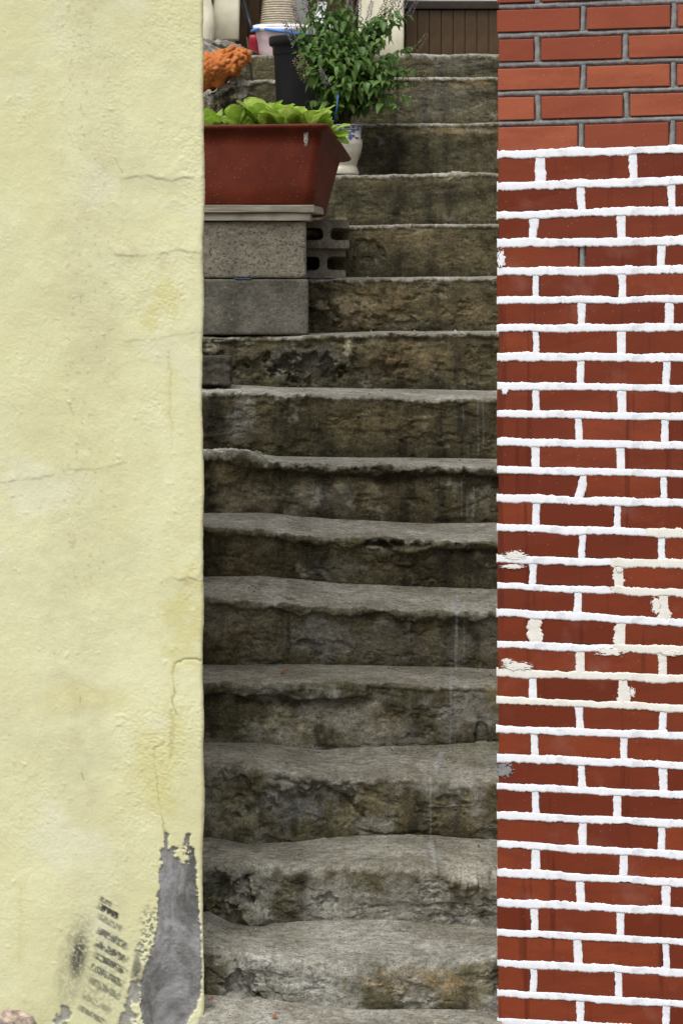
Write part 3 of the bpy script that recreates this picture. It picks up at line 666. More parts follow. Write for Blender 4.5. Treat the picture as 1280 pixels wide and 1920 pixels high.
def make_step(k):
    d_f = dk(k); d_b = dk(k + 1) if k < 15 else 13.6
    pxv = np.concatenate([np.arange(372, 944, 1.9)])
    xl = YC[0] - math.tan(YAW_Y) * (d_f - YD) - 0.12; xr = BC[0] + math.tan(YAW_B) * (d_f - BD) + 0.14
    if k == 0: xl, xr = -0.318, 0.362
    x_in = (pxv - CX) * d_f / F
    if k == 15: x_in = x_in[::2]
    X = np.concatenate([np.arange(x_in[0] - 0.012, xl, -0.02)[::-1], x_in, np.arange(x_in[-1] + 0.012, xr, 0.02)])
    px = CX + X / d_f * F
    def interp(tab):
        t = np.array(tab, float); return np.interp(px, t[:, 0], t[:, 1])
    nz1 = np.stack([X, 0 * X + k * 5.3, 0 * X], -1)
    rag = 4.5 * fbm(nz1, 9, 4, 0.6) + 1.8 * fbm(nz1 + 4, 60, 3, 0.6)
    rag *= 1.0 if k < 9 else 0.45
    yf = interp(front[k]) + rag
    zf = H - (yf - YH) * d_f / F
    if k < 15: zb = H - (interp(back[k]) - YH) * d_b / F
    else: zb = zf - rag * d_f / F * -1 + 0.01
    zr = (H - (interp(back[k - 1]) - YH) * d_f / F - 0.03) if k > 0 else np.full_like(X, -0.10)
    df = d_f + 0.010 * fbm(nz1 + 2, 5, 3)                         # wandering lip
    nT, nA, nR = (30 if k < 9 else 14), 12, 66
    if k == 15: nT = 40
    rr = round_r[k] * (1 + 0.5 * fbm(nz1 + 8, 7, 3))
    Fp = np.stack([df, zf], -1); B = np.stack([np.full_like(X, d_b + 0.03), zb + (0.03) * (zb - zf) / (d_b - d_f)], -1); Rp = np.stack([df * 0 + d_f + 0.012, zr], -1)
    eT = (B - Fp); lT = np.linalg.norm(eT, axis=1, keepdims=True); eT = eT / lT
    eR = (Rp - Fp); lR = np.linalg.norm(eR, axis=1, keepdims=True); eR = eR / lR
    rr = rr[:, None]
    rows = []; part = []
    a0 = Fp + eT * rr; a1 = Fp + eR * rr
    for t in np.linspace(0, 1, nT, endpoint=False): rows.append(B + (a0 - B) * t); part.append(1.0)
    for t in np.linspace(0, 1, nA, endpoint=False): rows.append((1 - t) ** 2 * a0 + 2 * t * (1 - t) * Fp + t * t * a1); part.append(1 - t)
    for t in np.linspace(0, 1, nR): rows.append(a1 + (Rp - a1) * t); part.append(0.0)
    rows = np.array(rows); part = np.array(part)[:, None] * np.ones(len(X))[None]
    V = np.zeros((rows.shape[0], len(X), 3)); V[..., 0] = X[None]; V[..., 1] = rows[..., 0]; V[..., 2] = rows[..., 1]
    N = -grid_normals(V)
    if N[-5, len(X) // 2, 1] > 0: N = -N
    x = CX + V[..., 0] / V[..., 1] * F; y = YH - (V[..., 2] - H) / V[..., 1] * F
    nz = lambda s, o=4, g=0.5, q=0.0: fbm(V + q + k * 2.7, s, o, g)
    ris = 1 - part
    amp = 1.0 if k < 11 else 0.5
    d = amp * (0.0042 * nz(6, 2) + 0.0011 * nz(24, 4, 0.6) + 0.0007 * fbm(V * np.array([0.7, 1, 1.3]) + k, 75, 4, 0.65)) * (0.35 + 0.65 * ris)
    # flaked layers: terraces broken out of the render
    fl = fbm(V * np.array([0.65, 1, 1.5]) + 6.0 + k * 2.7, 13, 5, 0.6); d -= amp * 0.0026 * sstep(0.22, 0.26, fl) * ris + amp * 0.0022 * sstep(0.42, 0.45, fl) * ris
    lipw = {1: 0, 2: 0, 3: 4, 4: 4, 5: 11, 6: 11, 7: 13, 8: 4, 9: 5, 10: 3, 11: 3, 12: 3, 13: 3, 14: 4, 15: 0}.get(k, 0)
    yfr = yf[None] * np.ones_like(x)
    below = y - yfr
    if lipw:
        w = lipw * (1 + 0.8 * fbm(nz1, 14, 3)[None]) + 3
        d += 0.0001 * lipw * 6 * sstep(w + 3, w - 3, below) * ris * (0.6 + nz(20, 3))
        d -= 0.00085 * lipw * sstep(w - 1, w + 5, below) * np.exp(-np.clip(below - w, 0, None) / 32) * (0.75 + 0.9 * nz(9, 3, 0.5, 2.0))
    stain = np.zeros(x.shape + (4,)); wob = 0.42 * nz(20, 4, 0.6, 1.0) + 0.2 * nz(70, 3, 0.6)
    for (kd, cx, cy, rx, ry, st) in stains_and_shade:
        if cy + ry < y.min() - 20 or cy - ry > y.max() + 20: continue
        m = st * sstep(1.15, 0.35, np.hypot((x - cx) / rx, (y - cy) / ry) + wob)
        stain[..., kd] = np.maximum(stain[..., kd], m)
    crack = np.zeros_like(x)
    def hole(cx, cy, rx, ry, depth, wobs=0.5, dk_=0.0):
        nonlocal d
        m = sstep(1.15, 0.75, np.hypot((x - cx) / rx, (y - cy) / ry) + wobs * nz(26, 4, 0.6, 4.0))
        d -= depth * m
        if dk_: stain[..., 1] = np.maximum(stain[..., 1], dk_ * m)  # same mask darkens the colour inside the hole
    def bulge(cx, cy, rx, ry, h, wobs=0.4):
        nonlocal d
        d += h * sstep(1.1, 0.5, np.hypot((x - cx) / rx, (y - cy) / ry) + wobs * nz(26, 4, 0.6, 7.0))
    def fissure(pl, w, depth):
        nonlocal d, crack
        best = np.full(x.shape, 1e3); xx = x + 7 * nz(30, 3, 0.6, 3.0); yy = y + 6 * nz(30, 3, 0.6, 11.0)
        for (ax, ay), (bx, by) in zip(pl[:-1], pl[1:]):
            t = np.clip(((xx - ax) * (bx - ax) + (yy - ay) * (by - ay)) / ((bx - ax) ** 2 + (by - ay) ** 2), 0, 1)
            best = np.minimum(best, np.hypot(xx - ax - t * (bx - ax), yy - ay - t * (by - ay)))
        g = np.exp(-(best / (0.75 * w)) ** 2) * np.clip(0.6 + 1.1 * nz(18, 3, .6, 9.), 0.1, 1); d -= 0.8 * depth * g; crack = np.maximum(crack, 0.8 * g)
    if k == 1:
        hole(455, 1850, 28, 26, 0.018, 0.7, 0.3); hole(400, 1790, 34, 14, 0.010, 0.6); fissure([(440, 1800), (455, 1840), (470, 1870), (520, 1884)], 4, 0.010); fissure([(385, 1815), (430, 1840), (450, 1850)], 3, 0.006)
        bulge(455, 1815, 12, 40, 0.012); fissure([(490, 1800), (500, 1850), (540, 1880)], 2.5, 0.004)
    if k == 2:
        hole(405, 1668, 60, 26, 0.030, 0.8, 0.55); hole(395, 1690, 40, 24, 0.016, 0.6, 0.3); bulge(475, 1712, 34, 26, 0.026); bulge(425, 1700, 22, 22, 0.020); bulge(460, 1665, 26, 16, 0.020); bulge(400, 1635, 26, 13, 0.014, 0.7)
        fissure([(385, 1678), (420, 1662), (452, 1645), (475, 1640)], 4, 0.012); fissure([(470, 1660), (520, 1680), (560, 1705), (610, 1690)], 3, 0.006); fissure([(520, 1640), (590, 1672), (622, 1694), (650, 1700)], 3, 0.006)
        hole(610, 1690, 26, 14, 0.008, 0.7); bulge(885, 1640, 56, 30, 0.014); fissure([(830, 1650), (860, 1664), (932, 1672)], 3, 0.006)
    if k == 3:
        hole(560, 1520, 110, 44, 0.016, 0.4); hole(620, 1490, 46, 26, 0.014, 0.6, 0.35); fissure([(440, 1448), (480, 1455), (560, 1468), (640, 1490), (665, 1520), (668, 1545)], 4, 0.008)
        fissure([(672, 1555), (700, 1564), (800, 1566), (930, 1576)], 3, 0.008); bulge(450, 1450, 40, 16, 0.012, 0.6); hole(430, 1470, 40, 20, 0.008)
    if k == 4:
        m = sstep(705, 680, x); w = 26 + 9 * fbm(nz1, 12, 3)[None] - 8 * sstep(520, 400, x)
        d += 0.013 * m * sstep(w + 3, w - 4, below) * ris * (0.8 + 0.6 * nz(24, 3)); d -= 0.022 * m * sstep(w - 2, w + 6, below) * np.exp(-np.clip(below - w, 0, None) / 45)
        stain[..., 1] = np.maximum(stain[..., 1], 0.75 * m * sstep(2, 10, below) * sstep(w + 8, w - 2, below) * (0.6 + nz(30, 3)))
        fissure([(722, 1372), (745, 1385), (772, 1376)], 3, 0.004); hole(902, 1375, 12, 22, 0.010)
        fissure([(560, 1398), (700, 1401), (932, 1392)], 3, 0.006)
    if k == 5:
        fissure([(775, 1148), (770, 1200), (775, 1240)], 2, 0.004); bulge(830, 1158, 110, 10, 0.006); hole(575, 1207, 22, 6, 0.005, .8); hole(480, 1210, 12, 8, 0.005, .9); fissure([(520, 1150), (538, 1170), (538, 1246)], 2.5, 0.004)
    if k == 6:
        hole(706, 1020, 22, 9, 0.022, 0.4, .9); hole(770, 1019, 40, 9, 0.022, 0.4, .8); bulge(700, 1026, 16, 5, 0.010); bulge(765, 1031, 36, 7, 0.014)
        fissure([(680, 1030), (710, 1055), (760, 1065), (810, 1040)], 3, 0.006); fissure([(545, 1000), (555, 1050), (548, 1082)], 3, 0.004); hole(640, 1060, 60, 30, 0.006)
    if k == 7:
        bulge(430, 880, 80, 40, 0.012); fissure([(480, 856), (470, 880), (460, 900)], 3, 0.005); fissure([(505, 868), (560, 875), (700, 880), (760, 892)], 3, 0.007); bulge(560, 880, 60, 8, 0.008, .7); bulge(720, 884, 60, 10, 0.006, .8)
    if k == 8:
        fissure([(630, 790), (680, 782), (715, 780)], 2.5, 0.004); hole(450, 742, 22, 10, 0.006)
    if k == 9:
        hole(580, 690, 70, 26, 0.016, 0.8, .35); hole(500, 690, 50, 22, 0.010, .8); hole(680, 700, 60, 20, 0.012, .7, .4); bulge(690, 660, 50, 22, 0.014); bulge(655, 655, 12, 26, 0.016, .2)
        fissure([(625, 632), (650, 655), (668, 690), (690, 712)], 3, 0.008); fissure([(700, 706), (740, 690), (760, 660)], 3, 0.008); fissure([(400, 640), (415, 665), (400, 690)], 3, 0.006); bulge(400, 655, 18, 14, 0.010)
    if k == 10:
        bulge(650, 575, 34, 22, 0.012); bulge(685, 608, 24, 16, 0.014); hole(600, 600, 30, 24, 0.014, .7, .5); fissure([(580, 612), (620, 596), (660, 590), (700, 600)], 3, 0.008); fissure([(725, 523), (722, 552)], 2, 0.004); hole(735, 600, 40, 14, 0.008, .7)
    if k == 11:
        hole(690, 470, 30, 20, 0.006); fissure([(780, 424), (770, 440)], 2, 0.003); fissure([(690, 430), (660, 470), (655, 515)], 3, 0.005)
    if k == 12:
        bulge(858, 330, 26, 8, 0.006, .6); hole(830, 330, 20, 6, 0.004)
    if k == 14:
        m = sstep(505, 430, x); d += m * (0.022 * nz(18, 4, 0.6) + 0.010 * nz(50, 3)); stain[..., 0] = np.maximum(stain[..., 0], 0.45 * m * sstep(0.0, 0.3, nz(24, 4)))
    drip = np.zeros_like(x)
    for (ax, ay, bx, by, w, st) in drips:
        if max(ay, by) < y.min() - 10 or min(ay, by) > y.max() + 10: continue
        t = np.clip(((x - ax) * (bx - ax) + (y - ay) * (by - ay)) / ((bx - ax) ** 2 + (by - ay) ** 2), 0, 1)
        dd = np.hypot(x - ax - t * (bx - ax), y - ay - t * (by - ay)) + (1.5 if w < 3 else 4.0) * nz(50, 3, .6) * 0.5
        drip = np.maximum(drip, 0.62 * st * sstep(w + 1.2, w - 0.8, dd))
    # foot wear: scoured on the treads and over the lip
    wear = sstep(0.25, 0.75, part + 0.55 * nz(16, 4, 0.6, 8.0)) * (0.72 if k < 5 else 0.95 if k < 9 else 0.8)
    wear = np.maximum(wear, 0.8 * sstep(9, 1, below + 9 * nz(40, 3, .6)) * (1.0 if k >= 7 else 0.3))  # paler lip, strongest on upper steps: a lit edge painted in
    if k <= 5: wear = np.maximum(wear, {0: .75, 1: .80, 2: .62, 3: .60, 4: .56, 5: .25}[k] * sstep(-0.35, 0.35, nz(7, 4, .6, 2.)))
    moss = np.zeros_like(x)
    for (mx, my, mw, mh) in ((890, 1400, 60, 10), (640, 1570, 40, 10), (650, 1282, 60, 14), (500, 850, 40, 6), (390, 634, 30, 6), (720, 225, 40, 8), (560, 1412, 40, 8)):
        moss = np.maximum(moss, 0.7 * sstep(1.1, 0.3, np.hypot((x - mx) / mw, (y - my) / mh) + wob))
    # ragged darker band where each riser meets the tread below
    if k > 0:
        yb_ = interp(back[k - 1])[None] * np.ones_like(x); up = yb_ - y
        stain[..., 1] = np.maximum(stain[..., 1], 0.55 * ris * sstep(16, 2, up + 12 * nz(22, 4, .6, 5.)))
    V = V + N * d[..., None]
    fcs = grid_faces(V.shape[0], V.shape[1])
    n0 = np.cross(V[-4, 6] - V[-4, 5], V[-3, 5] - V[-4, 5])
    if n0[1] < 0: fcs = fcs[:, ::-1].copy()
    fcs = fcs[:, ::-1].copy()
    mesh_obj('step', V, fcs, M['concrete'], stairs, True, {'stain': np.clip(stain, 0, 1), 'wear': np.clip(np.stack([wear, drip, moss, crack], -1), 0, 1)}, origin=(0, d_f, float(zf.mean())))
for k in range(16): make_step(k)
ZL = H + (YH - 101) * dk(15) / F + 0.004           # the landing's level
def tread_z(k, y): return H - (y - YH) * dk(k) / F
#OBJECTS
# ------------------------------------------------------------------ house front on the landing
M['door'] = simple('brown_door_paint', (0.068, 0.040, 0.018), 0.45, 0.18, 12, 0.1, 80)
M['rail'] = simple('dark_brown_rail', (0.035, 0.026, 0.018), 0.45, 0.2, 20)
M['pane'] = simple('frosted_pane', (0.55, 0.56, 0.54), 0.3, 0.05, 5)
M['creamwall'] = simple('cream_house_plaster', (0.66, 0.62, 0.45), 0.8, 0.08, 8, 0.4, 60)
M['creampost'] = simple('cream_post_paint', (0.74, 0.70, 0.54), 0.6, 0.08, 14, 0.25, 90)

def box_np(x0, x1, y0, y1, z0, z1, e=0.003):
    o = [(x0, y0, z0), (x1, y0, z0), (x1, y1, z0), (x0, y1, z0), (x0, y0, z1), (x1, y0, z1), (x1, y1, z1), (x0, y1, z1)]
    bm = bmesh.new(); vs_ = [bm.verts.new(p) for p in o]
    for f in ((0, 3, 2, 1), (4, 5, 6, 7), (0, 1, 5, 4), (1, 2, 6, 5), (2, 3, 7, 6), (3, 0, 4, 7)): bm.faces.new([vs_[i] for i in f])
    if e: bmesh.ops.bevel(bm, geom=bm.edges[:], offset=e, segments=2, affect='EDGES', profile=0.6)
    bm.verts.index_update(); v = np.array([x.co[:] for x in bm.verts]); f = [tuple(q.index for q in p.verts) for p in bm.faces]; bm.free()
    return v, f
def box(name, mat, parent, *a, e=0.003, smooth=False):
    v, f = box_np(*a, e=e); return mesh_obj(name, v, f, mat, parent, smooth, origin=tuple(v.mean(0)) if parent else None)
def bxpx(px, d): return (px - CX) * d / F

GD = 11.35
house = thing('house_front', (0, GD + 0.1, ZL), 'cream house front with brown ribbed doors at the head of the stairs', 'house')
box('wall', M['creamwall'], house, -2.4, 2.6, GD + 0.12, GD + 0.40, ZL - 0.3, ZL + 2.9, e=0.01)
def door(x0, x1, zr):
    d = box('door', M['door'], house, x0, x1, GD + 0.03, GD + 0.10, ZL - 0.02, ZL + 1.95)
    n = int((x1 - x0) / 0.044)
    for i in range(n):
        a = x0 + 0.006 + i * 0.044
        box('door_slat', M['door'], d2(d), a, a + 0.0432, GD + 0.008, GD + 0.0295, ZL + 0.006, zr - 0.002, e=0.004)
    box('door_rail', M['rail'], d2(d), x0 - 0.002, x1 + 0.002, GD - 0.008, GD + 0.028, zr, zr + 0.030, e=0.004)
    box('door_rail', M['rail'], d2(d), x0 - 0.002, x1 + 0.002, GD - 0.002, GD + 0.028, ZL + 1.88, ZL + 1.96, e=0.004)
    box('door_pane', M['pane'], d2(d), x0 + 0.01, x1 - 0.01, GD + 0.012, GD + 0.0285, zr + 0.031, ZL + 1.879, e=0.002)
class _P:                       # parts of a part: parent is the door, origin kept in world space
    pass
def d2(d): return d
_old_mesh_obj = mesh_obj
def mesh_obj(name, verts, faces, mat, parent=None, smooth=False, attrs=None, origin=None):
    o = _old_mesh_obj(name, verts, faces, mat, parent, smooth, attrs, origin)
    if parent is not None and parent.parent is not None:        # grandparent's offset
        o.location = Vector(o.location) - parent.parent.location
    return o
zrail = H + (YH - 17) * GD / F
door(bxpx(757, GD), bxpx(757, GD) + 0.80, zrail)
door(bxpx(440, GD), bxpx(440, GD) + 0.48, zrail + 0.09)

def post(name, x0, x1, d, z0, z1, label, rough=0.0012):
    w = x1 - x0; v, f = rough_box((w, w * 0.9, z1 - z0), 14, 0.006, rough, 30, x0 * 9)
    v = v + np.array([(x0 + x1) / 2, d + w * 0.45, z0])
    tag(mesh_obj(name, v, f, M['creampost'], None, True, origin=((x0 + x1) / 2, d + w * 0.45, z0)), label, 'post')
PD = 11.18
post('gate_post', bxpx(672, PD), bxpx(757, PD), PD, ZL - 0.01, ZL + 1.9, 'cream gate post behind the flowering herb, left of the brown door')
post('gate_post', bxpx(404, PD), bxpx(451, PD), PD - 0.15, H + (YH - 73) * (PD - .15) / F, ZL + 1.7, 'slim cream gate post standing on grey rocks at the far left')
v, f = rough_box((0.42, 0.16, 1.5), 34, 0.03, 0.02, 22, 3.0)
v += np.array([bxpx(402, 11.05) - 0.213, 11.06, H + (YH - 92) * 11 / F])
tag(mesh_obj('rubble_wall', v, f, M['creampost'], None, True, origin=tuple(v.min(0))), 'lumpy cream plastered wall end left of the slim gate post', 'wall', kind='thing')

def rock(name, c, size, mat, label, seed, group=None, cuts=9, amp=0.16, cat='rock'):
    bm = bmesh.new(); bmesh.ops.create_icosphere(bm, subdivisions=4, radius=1.0)
    p = np.array([q.co[:] for q in bm.verts]); fc = [tuple(q.index for q in w.verts) for w in bm.faces]; bm.free()
    # chip flat faces off the lump
    rr = np.random.default_rng(int(seed * 10)); 
    for _ in range(16):
        n = rr.normal(size=3); n /= np.linalg.norm(n); dd = rr.uniform(0.42, 0.72); t = p @ n
        p = p - np.clip(t - dd, 0, None)[:, None] * n
    p = p * 1.35 * (1 + 0.5 * amp * fbm(p + seed, 2.4, 5, 0.6))[:, None]
    p = p * np.array(size) + np.array(c)
    return tag(mesh_obj(name, p, fc, mat, None, True, origin=(c[0], c[1], c[2] - size[2])), label, cat, group)
c = P(425, 88, 10.86); rock('rock', (c.x, c.y, c.z - 0.012), (0.085, 0.10, 0.040), M['rock'], 'flat grey rock under the slim cream gate post', 1.3)
c = P(392, 92, 10.80); rock('rock', (c.x - 0.02, c.y, c.z - 0.02), (0.085, 0.09, 0.045), M['rock'], 'grey rock beside the yellow wall, above the orange foam', 2.1)
c = P(446, 95, 10.80); rock('rock', (c.x, c.y, c.z - 0.006), (0.022, 0.03, 0.022), M['rock'], 'small grey rock right of the flat one beneath the gate post', 3.7)

# orange lump of sprayed foam
def foam():
    bm = bmesh.new(); bmesh.ops.create_icosphere(bm, subdivisions=6, radius=1.0)
    p = np.array([q.co[:] for q in bm.verts]); fc = np.array([[q.index for q in w.verts] for w in bm.faces]); bm.free()
    q = p * np.array([0.120, 0.085, 0.050])
    a = math.radians(-27); Rm = np.array([[math.cos(a), 0, math.sin(a)], [0, 1, 0], [-math.sin(a), 0, math.cos(a)]])
    q = q @ Rm.T
    big = cells(q, 25, 5); sm = cells(q, 58, 9)
    q = q + p * (0.036 * (0.62 - big) + 0.014 * (0.6 - sm) + 0.004 * fbm(q, 60, 3) - 0.004 * np.clip(perlin(q * 110) - 0.25, 0, 1) * 3)[:, None]
    c = P(404, 129, 10.40)
    q = q + np.array([c.x, c.y + 0.02, c.z])
    n = NT('orange_foam'); f1 = n.noise(30, 4, 0.6); v = n.voronoi(130)
    col = n.mix(n.ramp(f1, 0.3, 0.7), (0.36, 0.105, 0.020), (0.52, 0.175, 0.040)); col = n.mix(n.ramp(v.outputs['Distance'], 0.10, 0.22, 0.75, 0.0), col, (0.22, 0.05, 0.008))
    n.color(col); n.rough(0.7); n.bump(n.noise(140, 3, 0.6), 0.5, 0.002)
    tag(mesh_obj('foam_lump', q, fc, n.m, None, True, origin=(c.x, c.y, c.z - 0.06)), 'lumpy orange mound of sprayed foam beside the yellow wall', 'foam')
foam()
pts = [P(463, 70, 10.50), P(466, 95, 10.47), P(470, 125, 10.44), P(473.5, 156, 10.42)]
v, f = tube(pts, 0.0026, 6); tag(mesh_obj('iron_rod', v, f, simple('rusty_iron', (0.06, 0.035, 0.025), 0.8, 0.3, 60), None, True, origin=tuple(pts[-1])), 'thin rusty iron rod standing right of the orange foam', 'rod')

# ------------------------------------------------------------------ bucket, basket, broom on the landing
def bucket():
    d = 10.90; cx = bxpx(528, d); b = thing('bucket', (cx, d, ZL), 'pale pink plastic bucket with blue handle behind the black pot', 'bucket')
    tilt = Matrix.Rotation(math.radians(9), 3, 'X') ; T = np.array(tilt)
    def put(name, V, f, m, par):
        V = np.asarray(V).reshape(-1, 3) @ T.T + np.array([cx, d, ZL]); return mesh_obj(name, V, f, m, par, True, origin=tuple(V.mean(0)))
    pink = simple('pink_plastic', (0.72, 0.56, 0.60), 0.4, 0.05, 10); pale = simple('white_pink_plastic', (0.80, 0.74, 0.76), 0.35, 0.04, 10); blue = simple('blue_plastic', (0.05, 0.24, 0.68), 0.35, 0.08, 20)
    V, f = lathe([(0.001, 0.002), (0.074, 0.0), (0.078, 0.004), (0.082, 0.035), (0.087, 0.070), (0.0885, 0.073), (0.0885, 0.077), (0.0915, 0.095), (0.095, 0.110), (0.092, 0.110), (0.088, 0.095), (0.078, 0.01), (0.001, 0.008)], 56)
    body = put('bucket_body', V, f, pink, b)
    V, f = lathe([(0.0935, 0.104), (0.100, 0.106), (0.1025, 0.112), (0.101, 0.118), (0.096, 0.120), (0.092, 0.112)], 56); put('rim', V, f, pale, b)
    for i in range(13):
        a = math.radians(-108 + i * 2.6); p = np.array([[0.0885 * math.cos(a), 0.0885 * math.sin(a), 0.066 + h] for h in (0, .006, .012)]); p[1, :2] *= 1.02; p[2, :2] *= 1.035
        V, f = tube(p, 0.0010, 5); put('rib', V, f, pale, body)
    for (a0, a1) in ((188, 222), (238, 352)):
        a = np.radians(np.linspace(a0, a1, 30)); sag = 0.016 * np.sin(np.pi * (np.linspace(a0, a1, 30) - 180) / 180) ** 2
        q = np.linspace(a0, a1, 30)
        p = np.stack([0.106 * np.cos(a), 0.106 * np.sin(a), 0.111 - 0.030 * np.clip((q - 238) / 114, 0, 1) ** 1.2 - 0.012 * np.clip((222 - q) / 34, 0, 1)], -1); V, f = tube(p, 0.0052, 8); put('handle', V, f, blue, b)
bucket()
d = 11.12; cx = bxpx(524, d); prof = []
for i in range(34):
    z = 0.0055 * i * 1.6; r0 = 0.088 - 0.00012 * i * 9
    prof += [(r0 - 0.003, z), (r0 + 0.001, z + 0.002), (r0 + 0.0012, z + 0.0045), (r0 - 0.003, z + 0.0068)]
prof = [(0.001, 0.0)] + prof + [(0.05, prof[-1][1] + 0.004), (0.001, prof[-1][1] + 0.004)]
V, f = lathe(prof, 64, (cx, d, ZL)); n = NT('ribbed_straw'); n.color(n.mix(n.ramp(n.noise(60, 4, .6, stretch=(1, 1, 4)), .35, .65), (0.42, 0.36, 0.26), (0.62, 0.56, 0.44))); n.rough(0.7)
tag(mesh_obj('basket', V, f, n.m, None, True, origin=(cx, d, ZL)), 'beige ribbed basket turned upside down behind the pink bucket', 'basket')
# a broom leaning at the left door, a white jug and a grey board by the basket
br = thing('broom', tuple(P(474, 98, 11.05)), 'black handled broom with red head leaning left of the pink bucket', 'broom')
br.location.z = ZL
p = [P(474, 60, 11.06), P(466, 36, 11.10), P(452, -10, 11.18), P(430, -90, 11.26)]
v, f = tube(p, [0.011, 0.011, 0.010, 0.010], 10); mesh_obj('handle', v, f, simple('black_tube', (0.015, 0.016, 0.02), 0.4, 0.2, 30), br, True)
v, f = rough_box((0.034, 0.05, 0.100), 6, 0.010, 0.002, 20, 1.0); v[:, 0] *= 1 + (0.1 - v[:, 2]) * 3.0; a = P(475, 99, 11.05); v += np.array([a.x, a.y, ZL]); mesh_obj('broom_head', v, f, simple('red_plastic', (0.30, 0.015, 0.03), 0.4, 0.15, 20), br, True)
a = P(604, 60, 11.2); w = 0.036
prof = [(0.001, 0), (w * 1.15, 0), (w * 1.2, 0.01), (w * 1.15, 0.10), (w * 0.95, 0.17), (w * 0.5, 0.20), (w * 0.45, 0.225), (0.001, 0.226)]
V, f = lathe(prof, 32, (a.x, 11.12, ZL)); tag(mesh_obj('jug', V, f, simple('white_jug', (0.66, 0.66, 0.70), 0.4, 0.05, 10), None, True, origin=(a.x, 11.12, ZL)), 'white plastic jug behind the herb, right of the basket', 'jug')
a = P(566, 60, 11.23); v, f = box_np(-0.022, 0.022, -0.008, 0.008, 0, 0.42); v[:, 0] -= v[:, 2] * 0.12; v += np.array([a.x + 0.026, 11.25, ZL])
tag(mesh_obj('board', v, f, simple('grey_board', (0.30, 0.30, 0.29), 0.7, 0.1, 20), None, origin=(a.x, 11.25, ZL)), 'narrow grey board leaning between the basket and the white jug', 'board')

# ------------------------------------------------------------------ blocks and planks
B9 = 9.10; Z9 = H - (627.5 - YH) * B9 / F
def block(name, px0, px1, ytop, ybot, d, depth, mat, label, seed, group=None, amp=0.0016, cuts=26, rot=0.0):
    x0, x1 = bxpx(px0, d), bxpx(px1, d); h = (ybot - ytop) * d / F
    v, f = rough_box((x1 - x0, depth, h), cuts, 0.006, amp, 60, seed)
    c, s = math.cos(rot), math.sin(rot); v = np.stack([v[:, 0] * c - v[:, 1] * s, v[:, 0] * s + v[:, 1] * c, v[:, 2]], -1)
    zb = H - (ybot - YH) * d / F; o = ((x0 + x1) / 2, d + depth / 2, zb)
    return tag(mesh_obj(name, v + np.array(o), f, mat, None, True, origin=o), label, 'block', group)
block('concrete_block', 330, 572.5, 415, 521.5, B9 - 0.006, 0.19, M['blk1'], 'coarse pale concrete block under the planks, upper of the front pair', 1.0, 'concrete blocks under the planter', 0.0022, 40)
block('concrete_block', 332, 577, 523.5, 628, B9 - 0.012, 0.20, M['blk2'], 'smooth darker concrete block standing on the step, lower of the front pair', 5.0, 'concrete blocks under the planter', 0.0010, 40)
block('concrete_block', 360, 432, 668, 723, 8.93, 0.12, M['blk4'], 'small dark broken concrete block against the riser beside the yellow wall', 8.0, None, 0.005, 20)

def hollow_block(px0, px1, ytop, ybot, d, depth, label, group, seed):
    """laid on its side: two cells and two concave ends face the viewer"""
    x0, x1 = bxpx(px0, d), bxpx(px1, d); L = x1 - x0; h = (ybot - ytop) * d / F; zb = H - (ybot - YH) * d / F
    th = 0.024
    def rrect(a, b, lo, hi, r, n=5):
        out = []
        for (cx, cz, s) in ((b - r, hi - r, 0), (a + r, hi - r, 90), (a + r, lo + r, 180), (b - r, lo + r, 270)):
            for i in range(n + 1):
                t = math.radians(s + 90 * i / n); out.append((cx + r * math.cos(t), cz + r * math.sin(t)))
        return out
    notch = 0.058; c0, c1 = th, h - th; r = 0.014
    right = [(L - notch + r - r * math.cos(math.radians(t)), (c1 - r) + r * math.sin(math.radians(t))) for t in (90, 60, 30, 0)]
    right2 = [(L - notch + r - r * math.cos(math.radians(t)), (c0 + r) - r * math.sin(math.radians(t))) for t in (0, 30, 60, 90)]
    e = 0.004
    outer = [(0, 0), (L - e, 0), (L, e), (L, c0 - e), (L - e, c0)] + right2[::-1] + right[::-1] + [(L - e, c1), (L, c1 + e), (L, h - e), (L - e, h), (0, h)]
    web = 0.022; cw = (L - notch - 3 * web) / 3
    holes = [rrect(L - notch - web - cw, L - notch - web, c0, c1, r), rrect(L - notch - 2 * web - 2 * cw, L - notch - 2 * web - cw, c0, c1, r)]
    polys = [outer] + holes; flat = [q for pl in polys for q in pl]
    tri = tessellate_polygon([[Vector((q[0], q[1], 0)) for q in pl] for pl in polys])
    n = len(flat); verts = [(q[0], 0, q[1]) for q in flat] + [(q[0], depth, q[1]) for q in flat]
    faces = []
    for t in tri:
        a, b, c = [Vector((flat[i][0], flat[i][1], 0)) for i in t]
        t = tuple(t) if (b - a).cross(c - a).z > 0 else tuple(reversed(t))
        faces += [t, tuple(n + i for i in reversed(t))]
    k = 0
    for pl in polys:
        m = len(pl)
        for i in range(m):
            j = (i + 1) % m; faces.append((k + i, n + k + i, n + k + j, k + j))
        k += m
    v = np.array(verts); v += np.stack([fbm(v + seed, 30, 3), 0.6 * fbm(v + seed + 5, 30, 3), fbm(v + seed + 9, 30, 3)], -1) * 0.0018
    v += np.array([x0, d, zb])
    tag(mesh_obj('hollow_block', v, faces, M['blk3'], None, False, origin=(x0 + L / 2, d, zb)), label, 'block', group)
hollow_block(432, 655, 412.5, 465, 9.345, 0.255, 'hollow concrete block on its side under the planter, upper of the rear pair', 'hollow blocks under the planter', 1.0)
hollow_block(424, 648, 466, 521, 9.36, 0.24, 'hollow concrete block on its side on the step, lower of the rear pair', 'hollow blocks under the planter', 4.0)

